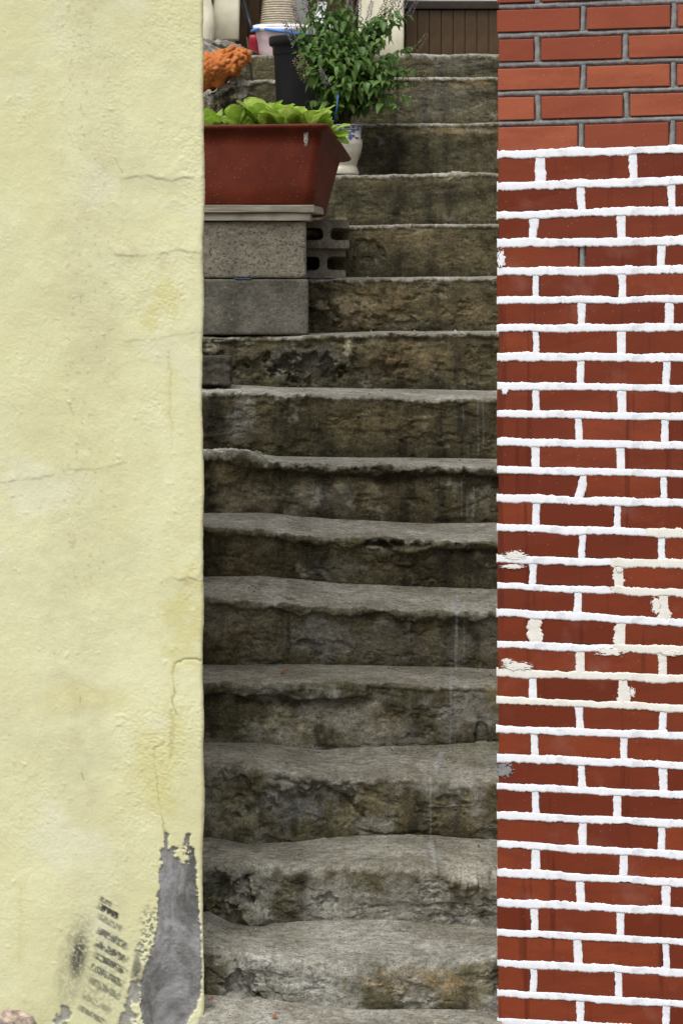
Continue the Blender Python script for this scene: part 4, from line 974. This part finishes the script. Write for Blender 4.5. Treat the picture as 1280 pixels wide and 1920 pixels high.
def wood_mat():
    n = NT('grey_weathered_wood'); g = n.noise(60, 4, 0.65, stretch=(0.06, 1, 1)); g2 = n.noise(12, 4, .6)
    c = n.mix(n.ramp(g, 0.35, 0.65), (0.20, 0.178, 0.135), (0.40, 0.37, 0.30)); c = n.mix(n.ramp(g2, .5, .75, 0, .5), c, (0.15, 0.135, 0.10))
    n.color(c); n.rough(0.85); n.bump(g, 0.5, 0.002); return n.m
M['wood'] = wood_mat()
def plank(px1, ytop, ybot, d, depth, rot, label, cut):
    x0, x1 = bxpx(300, d), bxpx(px1, d); z0, z1 = H - (ybot - YH) * d / F, H - (ytop - YH) * d / F
    v, f = rough_box((x1 - x0, depth, z1 - z0), 16, 0.0025, 0.0008, 14, px1)
    m = v[:, 0] > (x1 - x0) / 2 - 0.03; v[m, 0] -= cut * (0.5 - v[m, 1] / depth) * ((v[m, 0] - ((x1 - x0) / 2 - 0.03)) / 0.03)
    c, s = math.cos(rot), math.sin(rot); v = np.stack([v[:, 0] * c - v[:, 1] * s, v[:, 0] * s + v[:, 1] * c, v[:, 2]], -1)
    o = ((x0 + x1) / 2, d + depth / 2, z0); tag(mesh_obj('plank', v + np.array(o), f, M['wood'], None, False, origin=o), label, 'plank', 'planks under the planter')
plank(584, 399.5, 414, B9 - 0.016, 0.12, 0.0, 'shorter weathered plank lying directly on the concrete blocks', 0.004)
plank(607, 384, 398.6, B9 - 0.024, 0.20, 0.01, 'longer weathered plank lying directly under the brown planter', 0.036)

# ------------------------------------------------------------------ brown planter with lettuce
PL_O = P(584, 383.5, B9 + 0.005)
planter = thing('planter', tuple(PL_O), 'long brown plastic planter full of lettuce on planks and blocks', 'planter')
pl_R = Matrix.Rotation(math.radians(-11.0), 4, 'Z') @ Matrix.Rotation(math.radians(-8.0), 4, 'X')
def PLp(v):  # planter space: x to the right along the front (0 = right bottom corner), y to the back, z up
    v = np.asarray(v, float); return v @ np.array(pl_R.to_3x3()).T + np.array(PL_O)
brown = NT('brown_planter_plastic'); f1 = brown.noise(10, 5, .6); sp = brown.voronoi(85)
col = brown.mix(brown.ramp(f1, .35, .7), (0.095, 0.016, 0.007), (0.140, 0.025, 0.011)); col = brown.mix(brown.ramp(sp.outputs['Distance'], .06, .10, .7, 0), col, (0.5, 0.33, 0.25))
brown.color(col); brown.rough(0.5); brown.b.inputs['Specular IOR Level'].default_value = 0.18
LP, DP, HP = 0.50, 0.235, 0.236
def rect_ring(x0, x1, y0, y1, z, r, n=8):
    out = []
    for (cx, cy, s) in ((x1 - r, y1 - r, 0), (x0 + r, y1 - r, 90), (x0 + r, y0 + r, 180), (x1 - r, y0 + r, 270)):
        for i in range(n + 1):
            t = math.radians(s + 90 * i / n); out.append((cx + r * math.cos(t), cy + r * math.sin(t), z))
    return out
def ring(t, off=0.0, z=None, r=0.03):
    tx, ty = 0.027 * t, 0.040 * t
    return rect_ring(-LP - tx - off, 0.0 + tx + off, -0.012 * t - off, DP + 0.045 * t + ty * 1.3 + off, HP * t if z is None else z, r)
rings = [ring(0.0, -0.02, 0.0, .03), ring(0.0, -0.004, 0.002), ring(0.03, 0, None), ring(0.25), ring(0.5), ring(0.75), ring(0.93, 0.0), ring(0.945, 0.016, None, .022), ring(0.965, 0.022, None, .022), ring(1.0, 0.024, None, .022), ring(1.01, 0.020, None, .022), ring(1.005, 0.0), ring(0.95, -0.008), ring(0.5, -0.008), ring(0.1, -0.01)]
V = np.array(rings); nr, nc = V.shape[:2]
# the near long side sags a little and the ends droop to the back
V[..., 2] -= 0.10 * np.clip(V[..., 1] - 0.02, 0, None) * (V[..., 2] / HP) ** 2
mesh_obj('planter_body', PLp(V), [tuple(int(i) for i in q) for q in grid_faces(nr, nc, True)] + [tuple(range(nc))[::-1]], brown.m, planter, True)
soil = simple('dark_soil', (0.045, 0.032, 0.022), 0.95, 0.4, 60, 0.8, 90)
sr = np.array(ring(0.9, -0.008)); sr[:, 2] -= 0.10 * np.clip(sr[:, 1] - .02, 0, None); mid = sr.mean(0); sv = np.concatenate([sr, mid[None] + [[0, 0, 0.008]]])
mesh_obj('soil', PLp(sv), [(i, (i + 1) % nc, nc) for i in range(nc)], soil, planter)
g = np.linspace(-1, 1, 12); A, Bq = np.meshgrid(g, np.linspace(-1, 1, 20)); rg = 0.12 * fbm(np.stack([Bq, A * .3, 0 * A], -1), 2.5, 3)
tx = -0.020 + 0.0065 * (A + rg) * (1 - 0.25 * (Bq < -.3)); tz = 0.196 + 0.020 * Bq + 0.002 * A
tv = np.stack([tx, -0.0125 * tz / HP - 0.0012 + 0 * tx - 0.0003 * np.abs(A), tz], -1)
tape = NT('torn_silver_tape'); tape.color(tape.mix(tape.ramp(tape.noise(70, 4, .7), .42, .58), (0.16, 0.15, 0.12), (0.62, 0.62, 0.60))); tape.rough(0.35)
mesh_obj('tape_patch', PLp(tv), grid_faces(20, 12), tape.m, planter, True)

def leaf_mesh(name, L, Wd, nl, nw, curl, fold, ruffle, mat, seed, shape='ovate', tip=1.0):
    t = np.linspace(0, 1, nl); a = np.linspace(-1, 1, nw); T, A = np.meshgrid(t, a, indexing='ij')
    if shape == 'ovate': w = np.sin(np.pi * T ** 0.62) ** 0.85 * (1 - 0.35 * T)
    elif shape == 'spoon': w = 0.10 + 0.9 * sstep(0.05, 0.75, T) * np.sqrt(np.clip(1 - ((T - 0.72) / 0.285) ** 2 * (T > 0.72), 0.0, 1))
    else: w = (1 - T) ** 0.6
    x = T * L; y = A * w * Wd / 2
    z = fold * np.abs(A) * w * Wd / 2 + curl * L * (T ** 2) + ruffle * Wd * (A ** 2) * np.sin(T * 17 + seed * 3 + A * 2.0) * T + 0.4 * ruffle * Wd * np.sin(T * 9 + A * 5 + seed) * T
    V = np.stack([x, y, z], -1)
    me = bpy.data.meshes.new(name); f = grid_faces(nl, nw)
    me.from_pydata([tuple(q) for q in V.reshape(-1, 3)], [], [tuple(int(i) for i in q) for q in f])
    me.polygons.foreach_set('use_smooth', np.ones(len(me.polygons), dtype=bool)); me.materials.append(mat); return me
def place(name, me, parent, loc, l, up, scale):
    l = Vector(l).normalized(); up = Vector(up); z = (up - l * up.dot(l)).normalized(); y = z.cross(l)
    m = Matrix((l, y, z)).transposed().to_4x4()
    o = bpy.data.objects.new(name, me); COL.objects.link(o); o.parent = parent
    o.matrix_basis = Matrix.Translation(Vector(loc) - parent.location) @ m @ Matrix.Diagonal((scale, scale, scale, 1)); return o
M['lettuce'] = leaf_mat('lettuce_leaf', (0.36, 0.56, 0.070), (0.58, 0.74, 0.160), 0.42, 0.4)
let_me = [leaf_mesh('lettuce_leaf', 1, .78, 13, 11, c, .15, r, M['lettuce'], i, 'spoon') for i, (c, r) in enumerate([(-.28, .06), (-.42, .08), (-.12, .07), (-.60, .09)])]
spots = [(-0.325, 0.06, .9), (-0.245, 0.045, .95), (-0.165, 0.05, 1.25), (-0.090, 0.045, 1.15), (-0.020, 0.05, 1.0), (-0.20, 0.13, 1.2), (-0.075, 0.15, 1.1), (0.0, 0.12, 0.95), (-0.40, 0.05, 1.0)]
where = ['nearest the yellow wall', 'beside the chives', 'tallest, at the middle of the planter', 'right of the tallest lettuce', 'above the silver tape', 'in the back row behind the middle', 'in the back row behind the silver tape', 'at the right end near the white pot', 'half hidden by the yellow wall']
for i, (x, y, sc_) in enumerate(spots):
    base = PLp([(x, y, 0.226 - 0.10 * max(0, y - 0.02))])[0]
    pl = thing('lettuce', tuple(base), 'bright green lettuce growing in the brown planter, ' + where[i], 'lettuce', 'lettuces in the planter')
    n = R.randint(10, 12); a0 = R.random() * 6
    for q in range(n):
        a = a0 + q * 2.4; out = Vector((math.cos(a), math.sin(a), 0)); lo = 46 if out.y < -.2 else 30
        el = math.radians(R.uniform(lo + 8, 80) if q < n - 6 else R.uniform(62, 86))
        l = out * math.cos(el) + Vector((0, 0, math.sin(el)))
        place('leaf', R.choice(let_me), pl, Vector(base) + out * 0.006, l, -out * math.sin(el) + Vector((R.uniform(-.4, .4), R.uniform(-.5, .1), 0.5)), sc_ * R.uniform(0.060, 0.098))
    if i == 7:                                                # leaves spilling over the right end
        for (dx, dy, dz) in ((.9, -.1, -.10), (.8, .5, .15), (1, -.5, .25)): place('leaf', let_me[0], pl, Vector(base) + Vector((.012, 0, .018)), (dx, dy, dz), (0, -.5, 1), .072)
# chives
M['chive'] = leaf_mat('chive_blade', (0.075, 0.16, 0.045), (0.13, 0.24, 0.075), 0.15, 0.4)
def blades(name, label, base, n, spread, h, cat, lean=0.22, group=None, rad=0.0017):
    t = thing(name, tuple(base), label, cat, group)
    for i in range(n):
        p0 = np.array(base) + np.array([R.uniform(-spread, spread), R.uniform(-spread, spread), 0]); hh = h * R.uniform(0.6, 1.0); dx, dy = R.uniform(-lean, lean), R.uniform(-lean, lean)
        p = [p0 + np.array([dx * hh * u ** 1.8, dy * hh * u ** 1.8, hh * u * (1 - 0.08 * u)]) for u in np.linspace(0, 1, 6)]
        v, f = tube(p, [rad * (1 - 0.75 * u) for u in np.linspace(0, 1, 6)], 5); mesh_obj('blade', v, f, M['chive'], t, True)
blades('chives', 'tuft of thin green chives left of the lettuces in the brown planter', PLp([(-0.235, 0.09, 0.19)])[0], 13, 0.012, 0.085, 'chives', 0.2, 'chives')
blades('chives', 'few thin chive blades rising beside the yellow wall from the brown planter', PLp([(-0.295, 0.09, 0.19)])[0], 8, 0.012, 0.07, 'chives', 0.2, 'chives')
blades('chives', 'few tall chive blades in front of the black pot above the silver tape', PLp([(-0.045, 0.19, 0.18)])[0], 5, 0.010, 0.10, 'chives', 0.18, 'chives')
v, f = tube([PLp([(-0.085, 0.03, 0.19)])[0], PLp([(-0.082, 0.03, 0.262)])[0]], [0.0028, 0.0018], 6)
tag(mesh_obj('stick', v, f, simple('pale_stick', (0.48, 0.36, 0.2), .8), None, True, origin=tuple(v[0])), 'short pale stick poking up between the lettuces', 'stick')

# ------------------------------------------------------------------ black pot with spring onions
bd = 10.235; bcx = bxpx(566, bd); zbp = tread_z(13, 234)
bp = thing('black_pot', (bcx, bd, zbp), 'tall black plastic plant pot standing behind the brown planter', 'pot')
zr_ = H + (YH - 70) * bd / F - zbp; r1 = 62 * bd / F
blk = NT('black_pot_plastic'); bn_ = blk.noise(9, 5, .6, stretch=(1, 1, .3)); blk.color(blk.mix(blk.ramp(bn_, .4, .75), (0.007, 0.007, 0.008), (0.020, 0.020, 0.019))); blk.rough(0.6); blk.b.inputs['Specular IOR Level'].default_value = 0.2
V, f = lathe([(0.001, 0), (r1 * .72, 0), (r1 * .745, 0.008), (r1 * .80, zr_ * .45), (r1 * .865, zr_ - .034)], 56, (bcx, bd, zbp)); mesh_obj('pot_body', V, f, blk.m, bp, True)
V, f = lathe([(r1 * .84, zr_ - .036), (r1 * .90, zr_ - .033), (r1 * .985, zr_ - .028), (r1, zr_ - .020), (r1, zr_ - .004), (r1 * .985, zr_), (r1 * .93, zr_), (r1 * .90, zr_ - .008), (r1 * .88, zr_ - .06)], 56, (bcx, bd, zbp)); mesh_obj('rim', V, f, blk.m, bp, True)
V, f = lathe([(0.0005, zr_ - .030), (r1 * .89, zr_ - .034)], 40, (bcx, bd, zbp)); mesh_obj('soil', V, f, soil, bp, True)
blades('spring_onions', 'tuft of thin spring onions growing from the black pot', (bcx + 0.012, bd - 0.02, zbp + zr_ - 0.03), 26, 0.042, 0.115, 'onions', 0.25, None, 0.0020)
v = []; 
dry = simple('dry_stalk', (0.10, 0.07, 0.04), .9)
p0 = np.array((bcx - 0.045, bd - 0.03, zbp + zr_ - 0.03)); ds = thing('dry_weed', tuple(p0), 'small dry brown weed at the left inside the black pot', 'weed')
for i in range(5):
    q = p0 + np.array([R.uniform(-.02, .02), R.uniform(-.01, .01), R.uniform(.035, .055)]); v, f = tube([p0, (p0 + q) / 2 + [0.004, 0, 0], q, q + [R.uniform(-.012, .012), 0, R.uniform(-.006, .004)]], .0012, 5); mesh_obj('stalk', v, f, dry, ds, True)

# ------------------------------------------------------------------ blue and white ceramic pot with the flowering herb
cd = 9.985; ccx = bxpx(636, cd); zcp = tread_z(12, 325.5) + 0.001
hcp = H + (YH - 236) * cd / F - zcp; k_ = cd / F
cp = thing('ceramic_pot', (ccx, cd, zcp), 'white ceramic pot with blue floral glaze on the step behind the planter', 'pot')
cer = NT('cream_glaze'); cn = cer.noise(14, 5, .6)
cer.color(cer.mix(cer.ramp(cn, .4, .72, 0, .8), (0.60, 0.57, 0.47), (0.42, 0.38, 0.28))); cer.rough(0.25); cer.b.inputs['Specular IOR Level'].default_value = 0.5
def prof_r(u):  # u = 0 at foot, 1 at rim
    return np.interp(u, [0, .03, .10, .18, .30, .45, .62, .75, .86, .93, 1.0], [36, 37, 35.5, 32, 35, 40.5, 43.5, 42.5, 40.5, 42, 44.5]) * k_
uu = np.linspace(0, 1, 40); V, f = lathe([(0.001, 0.0)] + [(float(prof_r(u)), float(u * hcp)) for u in uu] + [(float(prof_r(1)) - .006, hcp), (float(prof_r(.9)) - .007, hcp * .9), (0.001, hcp * .88)], 56, (ccx, cd, zcp))
mesh_obj('pot_body', V, f, cer.m, cp, True)
blueg = NT('blue_glaze'); bn2 = blueg.noise(50, 4, .6); blueg.color(blueg.mix(blueg.ramp(bn2, .35, .65), (0.020, 0.035, 0.17), (0.10, 0.15, 0.36))); blueg.rough(0.25)
for (u0, u1) in ((.965, .992), (.900, .912)):
    V, f = lathe([(float(prof_r(u)) + .0008, float(u * hcp)) for u in np.linspace(u0, u1, 4)], 56, (ccx, cd, zcp)); mesh_obj('glaze_band', V, f, blueg.m, cp, True)
def glaze_dab(name, ang, u, da, du, shape, seed):
    n = 14; g = np.linspace(0, 2 * np.pi, n, endpoint=False)
    rr = 1 + 0.35 * np.sin(g * shape + seed) + 0.1 * np.sin(g * 5 + seed * 2)
    pts = [(ang, u)] + [(ang + da * r * math.cos(a), u + du * r * math.sin(a)) for a, r in zip(g, rr)]
    V = np.array([((prof_r(b) + .0009) * math.cos(a) + ccx, (prof_r(b) + .0009) * math.sin(a) + cd, zcp + b * hcp) for a, b in pts])
    mesh_obj(name, V, [(0, 1 + i, 1 + (i + 1) % n) for i in range(n)], blueg.m, cp)
for i, (a, u, da, du, sh) in enumerate([(-88, .945, .10, .018, 3), (-70, .94, .12, .02, 2), (-52, .945, .10, .018, 3), (-35, .935, .10, .018, 2), (-18, .945, .1, .02, 3), (-105, .94, .1, .02, 2),
                                        (-86, .845, .16, .035, 3), (-66, .84, .12, .03, 2), (-52, .86, .14, .025, 3), (-58, .775, .20, .032, 5), (-62, .72, .10, .028, 3), (-40, .735, .09, .028, 2), (-80, .76, .09, .024, 2), (-12, .80, .10, .05, 2), (-20, .74, .07, .03, 3), (-100, .80, .15, .03, 5), (-120, .74, .14, .03, 3), (-100, .9, .3, .012, 2), (-45, .895, .3, .008, 2)]):
    glaze_dab('glaze_flower', math.radians(a), u, da, du, sh, i * 1.3)
V, f = lathe([(0.0005, hcp * .93), (float(prof_r(.95)) - .007, hcp * .925)], 32, (ccx, cd, zcp)); mesh_obj('soil', V, f, soil, cp, True)

M['herb'] = leaf_mat('herb_leaf', (0.070, 0.160, 0.027), (0.220, 0.360, 0.085), 0.36, 0.42)
M['herby'] = leaf_mat('herb_leaf_yellowing', (0.12, 0.17, 0.035), (0.20, 0.25, 0.05), 0.3, 0.45)
M['stem'] = simple('herb_stem', (0.055, 0.060, 0.025), 0.7, 0.3, 30)
M['spike'] = leaf_mat('flower_spike', (0.20, 0.18, 0.19), (0.32, 0.28, 0.34), 0.15, 0.8)
M['spikeb'] = leaf_mat('faded_spike', (0.17, 0.12, 0.06), (0.22, 0.18, 0.09), 0.15, 0.8)
herb_me = [leaf_mesh('herb_leaf', 1, .64, 7, 5, c, .35, .03, m, i, 'ovate') for i, (c, m) in enumerate([(-.25, M['herb']), (-.4, M['herb']), (-.1, M['herb']), (-.55, M['herb']), (-.3, M['herby'])])]
herb = thing('flowering_herb', (ccx, cd, zcp + hcp * .92), 'bushy green herb with purple flower spikes growing in the blue and white pot', 'plant')
def spike_mesh(mat, seed):
    rr = random.Random(seed); vs_, fs = [], []
    for i in range(64):
        u = i / 63; a = i * 2.4; r = 0.11 * (1 - 0.55 * u) * rr.uniform(.7, 1.25); z = u; c = Vector((r * math.cos(a), r * math.sin(a), z)); s = 0.075 * rr.uniform(.6, 1.2)
        o = Vector((math.cos(a), math.sin(a), .7)).normalized(); t = Vector((-math.sin(a), math.cos(a), 0)); w = o.cross(t)
        k = len(vs_); vs_ += [c + o * s, c + t * s * .5, c - t * s * .5, c + w * s * .6]; fs += [(k, k + 1, k + 3), (k, k + 3, k + 2), (k, k + 2, k + 1)]
    me = bpy.data.meshes.new('flower_spike'); me.from_pydata(vs_, [], fs); me.materials.append(mat); return me
spikes = [spike_mesh(M['spike'], 1), spike_mesh(M['spike'], 2), spike_mesh(M['spikeb'], 3)]
tips = [(548, 70, -.02, 1), (558, 40, .0, 1), (590, 60, -.10, 0), (625, 20, -.05, 0), (585, 120, -.1, 0), (640, 110, -.14, 0), (690, 60, -.1, 0), (765, 120, -.03, 0), (740, 130, -.1, 0), (552, 95, -.05, 0), (572, 8, .02, 1), (584, -14, .05, 1), (602, -6, .0, 1), (622, -26, .03, 1), (640, -30, .06, 0), (655, 6, -.04, 1), (672, 20, .04, 1), (692, 26, -.05, 1), (716, 22, .03, 1), (728, 20, .06, 1), (742, 10, .0, 1), (756, 12, -.03, 1), (770, 22, .03, 1),
        (786, 84, .0, 2), (782, 158, -.04, 2), (778, 185, -.08, 0), (760, 205, -.1, 0), (735, 150, -.12, 0), (790, 130, -.05, 0), (566, 138, -.10, 1), (574, 128, -.10, 1), (610, 152, -.13, 1), (722, 170, -.08, 0), (600, 92, -.12, 0), (640, 80, -.13, 0), (680, 92, -.13, 0), (715, 110, -.1, 0), (748, 96, -.06, 0), (620, 190, -.10, 0), (578, 190, -.08, 0), (660, 50, -.1, 0), (610, 40, -.09, 0), (700, 150, -.13, 0), (650, 140, -.15, 0), (735, 60, -.09, 0)]
n_leaf = 0; extra = []
base = Vector((ccx, cd, zcp + hcp * .92))
for i, (tx, ty, dd, fl) in enumerate(tips):
    tip = P(tx, ty, cd + dd); b0 = base + Vector((R.uniform(-.03, .03), R.uniform(-.03, .03), 0))
    ctrl = b0.lerp(tip, 0.45) + Vector((-(tip.x - b0.x) * .25, -(tip.y - b0.y) * .2, 0.05 + 0.05 * abs(tip.x - b0.x) / .2))
    m = 14; curve = [b0 * (1 - u) ** 2 + ctrl * 2 * u * (1 - u) + tip * u * u for u in np.linspace(0, 1, m)]
    v, f = tube(curve, [0.0028 * (1 - .65 * u) for u in np.linspace(0, 1, m)], 6); mesh_obj('stem', v, f, M['stem'], herb, True)
    if fl:
        ax = (curve[-1] - curve[-3]).normalized() * 0.6 + Vector((0, 0, .6)); me = spikes[2] if fl == 2 else R.choice(spikes[:2] + spikes)
        x_ = ax.normalized(); y_ = x_.cross(Vector((0, 1, .1))).normalized(); z_ = x_.cross(y_)
        o = bpy.data.objects.new('flower_spike', me); COL.objects.link(o); o.parent = herb
        s = R.uniform(.065, .095); o.matrix_basis = Matrix.Translation(tip - herb.location - x_ * s * .35) @ Matrix((y_, z_, x_)).transposed().to_4x4() @ Matrix.Diagonal((s * 1.15, s * 1.15, s, 1))
    L = sum((curve[q + 1] - curve[q]).length for q in range(m - 1)); cnt = max(4, int(L / 0.0165))
    a0 = R.random() * 6
    for q in range(cnt):
        u = 0.30 + 0.66 * (q + R.random() * .5) / cnt; p = curve[min(m - 1, int(u * (m - 1)))].lerp(curve[min(m - 1, int(u * (m - 1)) + 1)], (u * (m - 1)) % 1)
        for sgn in (0, math.pi):
            a = a0 + q * 1.57 + sgn + R.uniform(-.4, .4); out = Vector((math.cos(a), math.sin(a), 0)); el = math.radians(R.uniform(-75, 5))
            l = out * math.cos(el) + Vector((0, 0, math.sin(el))); up = Vector((0, -.25, .5)) + out * .55
            s = R.uniform(.025, .046) * (1.0 if u < .85 else .65); extra.append((p + out * R.uniform(.006, .016), l, up, s))
R.shuffle(extra); extra.sort(key=lambda e: e[0].y)
for (p, l, up, s) in extra[:296]:
    place('leaf', R.choice(herb_me[:4] * 3 + herb_me), herb, p, l, up, s)
vs_, fs = [], []
src = [(np.array([q.co[:] for q in me.vertices]), [tuple(p_.vertices) for p_ in me.polygons]) for me in herb_me[:4]]
for (p, l, up, s) in extra[296:]:
    V, fc = R.choice(src); l = Vector(l).normalized(); z = (up - l * up.dot(l)).normalized(); y = z.cross(l); m = np.array(Matrix((l, y, z)).transposed())
    k = sum(len(q) for q in vs_); vs_.append(V @ m.T * s + np.array(p)); fs += [tuple(i + k for i in q) for q in fc]
if vs_: tag(mesh_obj('foliage', np.concatenate(vs_), fs, M['herb'], herb, True), kind='stuff')
# low red-leaved plant and a blue tie beside the white pot
redm = leaf_mat('red_leaf', (0.15, 0.012, 0.035), (0.26, 0.025, 0.07), .2, .5)
red_me = leaf_mesh('red_leaf', 1, .4, 6, 5, -.3, .3, .05, redm, 3)
c = P(612, 236, 9.80); rp = thing('red_leaved_plant', tuple(c), 'small dark red leaved plant between the planter and the white pot', 'plant')
for i in range(14):
    a = R.random() * 6.3; el = math.radians(R.uniform(10, 75)); out = Vector((math.cos(a), math.sin(a), 0)); place('leaf', red_me, rp, c + out * .008, out * math.cos(el) + Vector((0, 0, math.sin(el))), (0, -.3, 1), R.uniform(.022, .036))
v, f = tube([P(634, 178, 9.80), P(631, 205, 9.79), P(627, 230, 9.80)], [.004, .003, .0025], 6)
tag(mesh_obj('blue_tie', v, f, simple('blue_tie_plastic', (0.03, 0.10, 0.22), .4), None, True, origin=tuple(v[-1])), 'faded blue plastic tie hanging among the herb stems above the pot', 'tie')

# ------------------------------------------------------------------ rubble, litter and small growth
c = P(40, 1925, 6.80); rock('rubble_stone', (c.x, c.y + .01, c.z - .036), (0.060, 0.05, 0.082), M['pinkrock'], 'pinkish angular stone at the foot of the yellow wall', 9.3, None, 9, .3, 'stone')
c = P(4, 1938, 6.74); rock('rubble_stone', (c.x, c.y, c.z - .032), (0.062, 0.05, 0.066), M['rock'], 'grey rough stone lying in front of the pinkish one at bottom left', 6.4, None, 9, .35, 'stone')
drym = leaf_mat('dry_leaf', (0.24, 0.07, 0.03), (0.34, 0.13, 0.06), .1, .7)
dl = [leaf_mesh('dry_leaf', 1, .6, 6, 5, c_, .5, .12, drym, i) for i, c_ in enumerate((.4, -.5))]
def litter(px, py, d, s, label, me, rot, group='dry leaves on the stairs'):
    c = P(px, py, d); o = bpy.data.objects.new('dry_leaf', me); COL.objects.link(o); o.location = (c.x, c.y, c.z + .002); o.scale = (s, s, s); o.rotation_euler = (R.uniform(-.3, .3), R.uniform(-.3, .3), rot); tag(o, label, 'leaf', group)
litter(524, 1266, dk(4) + .13, .026, 'reddish dry leaf alone on the tread above the broken lip', dl[0], .4)
litter(398, 1877, dk(1) - .06, .028, 'reddish dry leaf in the bottom corner beside the yellow wall', dl[1], 2.0)
litter(512, 1910, dk(1) - .09, .019, 'small dry leaf at the very bottom of the stairs', dl[0], 1.1)
c = P(478, 852, dk(8) - .012); w = thing('weed', (c.x, c.y, c.z - .004), 'small green weed sprouting at the back of a tread', 'weed')
wm = leaf_mesh('weed_leaf', 1, .4, 5, 3, -.3, .3, 0, M['herb'], 1)
for i in range(16):
    a = R.uniform(-.5, 3.6) + math.pi; el = math.radians(R.uniform(5, 60)); out = Vector((math.cos(a) * 1.6, math.sin(a) * .5, 0)).normalized()
    place('leaf', wm, w, c + Vector((R.uniform(-.02, .03), R.uniform(-.008, 0), 0)), out * math.cos(el) + Vector((0, 0, math.sin(el))), (0, -.3, 1), R.uniform(.010, .02))
# plastic scrap between the front blocks, frayed fibres beside them
sc_m = simple('blue_sheet', (0.04, 0.07, 0.13), .5)
x = np.linspace(bxpx(440, B9), bxpx(472, B9), 24); zc = H - (522.3 - YH) * B9 / F
vv = np.stack([np.stack([x, np.full_like(x, B9 - .0135 + yy), zc + .0009 * np.sin(x * 300) * (1 if yy < .01 else 0) + oo], -1) for yy, oo in ((.0, -.0014), (.001, .0006), (.03, .0))])
tag(mesh_obj('plastic_scrap', vv, grid_faces(3, 24), sc_m, None, True, origin=tuple(vv.reshape(-1, 3).mean(0))), 'blue plastic scrap squeezed between the two front concrete blocks', 'plastic')
c = P(583, 520, 9.30); fb = thing('frayed_net', tuple(c), 'frayed grey net fibres on the step right of the front blocks', 'net')
fm = simple('grey_fibre', (0.22, 0.25, 0.32), .6)
for i in range(26):
    a = R.uniform(-.2, math.pi + .2); L = R.uniform(.012, .03); bx = R.uniform(-.02, .10) if i > 16 else R.uniform(-.02, .015); h_ = 1.0 if i <= 16 else .35
    p0 = np.array(c) + np.array([bx, R.uniform(-.02, .01), -.002]); p = [p0 + np.array([math.cos(a) * L * u + .004 * math.sin(u * 5 + i), -.004 * u, (math.sin(a) * L * u - .012 * u * u + .004) * h_]) for u in np.linspace(0, 1, 6)]
    v, f = tube(p, .0006, 4); mesh_obj('fibre', v, f, fm, fb, True)

# grit and crumbs that have collected on the treads
gv, gf = [], []
for k in range(0, 12):
    for q in range(34):
        u = R.random() ** 1.6; px = R.uniform(384, 930); d = dk(k + 1) - 0.012 - u * 0.22 if k > 0 else dk(1) - 0.01 - u * .09
        f_ = np.array(front[k], float); b_ = np.array(back[k], float)
        zf = H - (np.interp(px, f_[:, 0], f_[:, 1]) - YH) * dk(k) / F; zb = H - (np.interp(px, b_[:, 0], b_[:, 1]) - YH) * dk(k + 1) / F
        t = (d - dk(k)) / (dk(k + 1) - dk(k)); z = zf + (zb - zf) * t
        if t < 0.25: continue
        s_ = R.uniform(.0012, .0034) * (1.6 if R.random() < .08 else 1); c = np.array([(px - CX) * d / F, d, z + s_ * .3])
        o8 = np.array([(1, 0, 0), (-1, 0, 0), (0, 1, 0), (0, -1, 0), (0, 0, .8), (0, 0, -.8)], float) * s_ * (1 + 0.4 * np.array([[R.uniform(-1, 1)] for _ in range(6)]))
        n0 = len(gv); gv += list(o8 + c); gf += [tuple(n0 + i for i in t3) for t3 in ((0, 2, 4), (2, 1, 4), (1, 3, 4), (3, 0, 4), (2, 0, 5), (1, 2, 5), (3, 1, 5), (0, 3, 5))]
gm = NT('grit'); gm.tc = gm.t.nodes.new('ShaderNodeNewGeometry').outputs['Position']; gm.color(gm.mix(gm.ramp(gm.noise(90, 2, .5), .42, .58), (0.10, 0.08, 0.05), (0.50, 0.46, 0.38))); gm.rough(.9)
tag(mesh_obj('grit', np.array(gv), gf, gm.m, None), 'loose pale grit and crumbs scattered on the stair treads', 'grit', None, 'stuff')
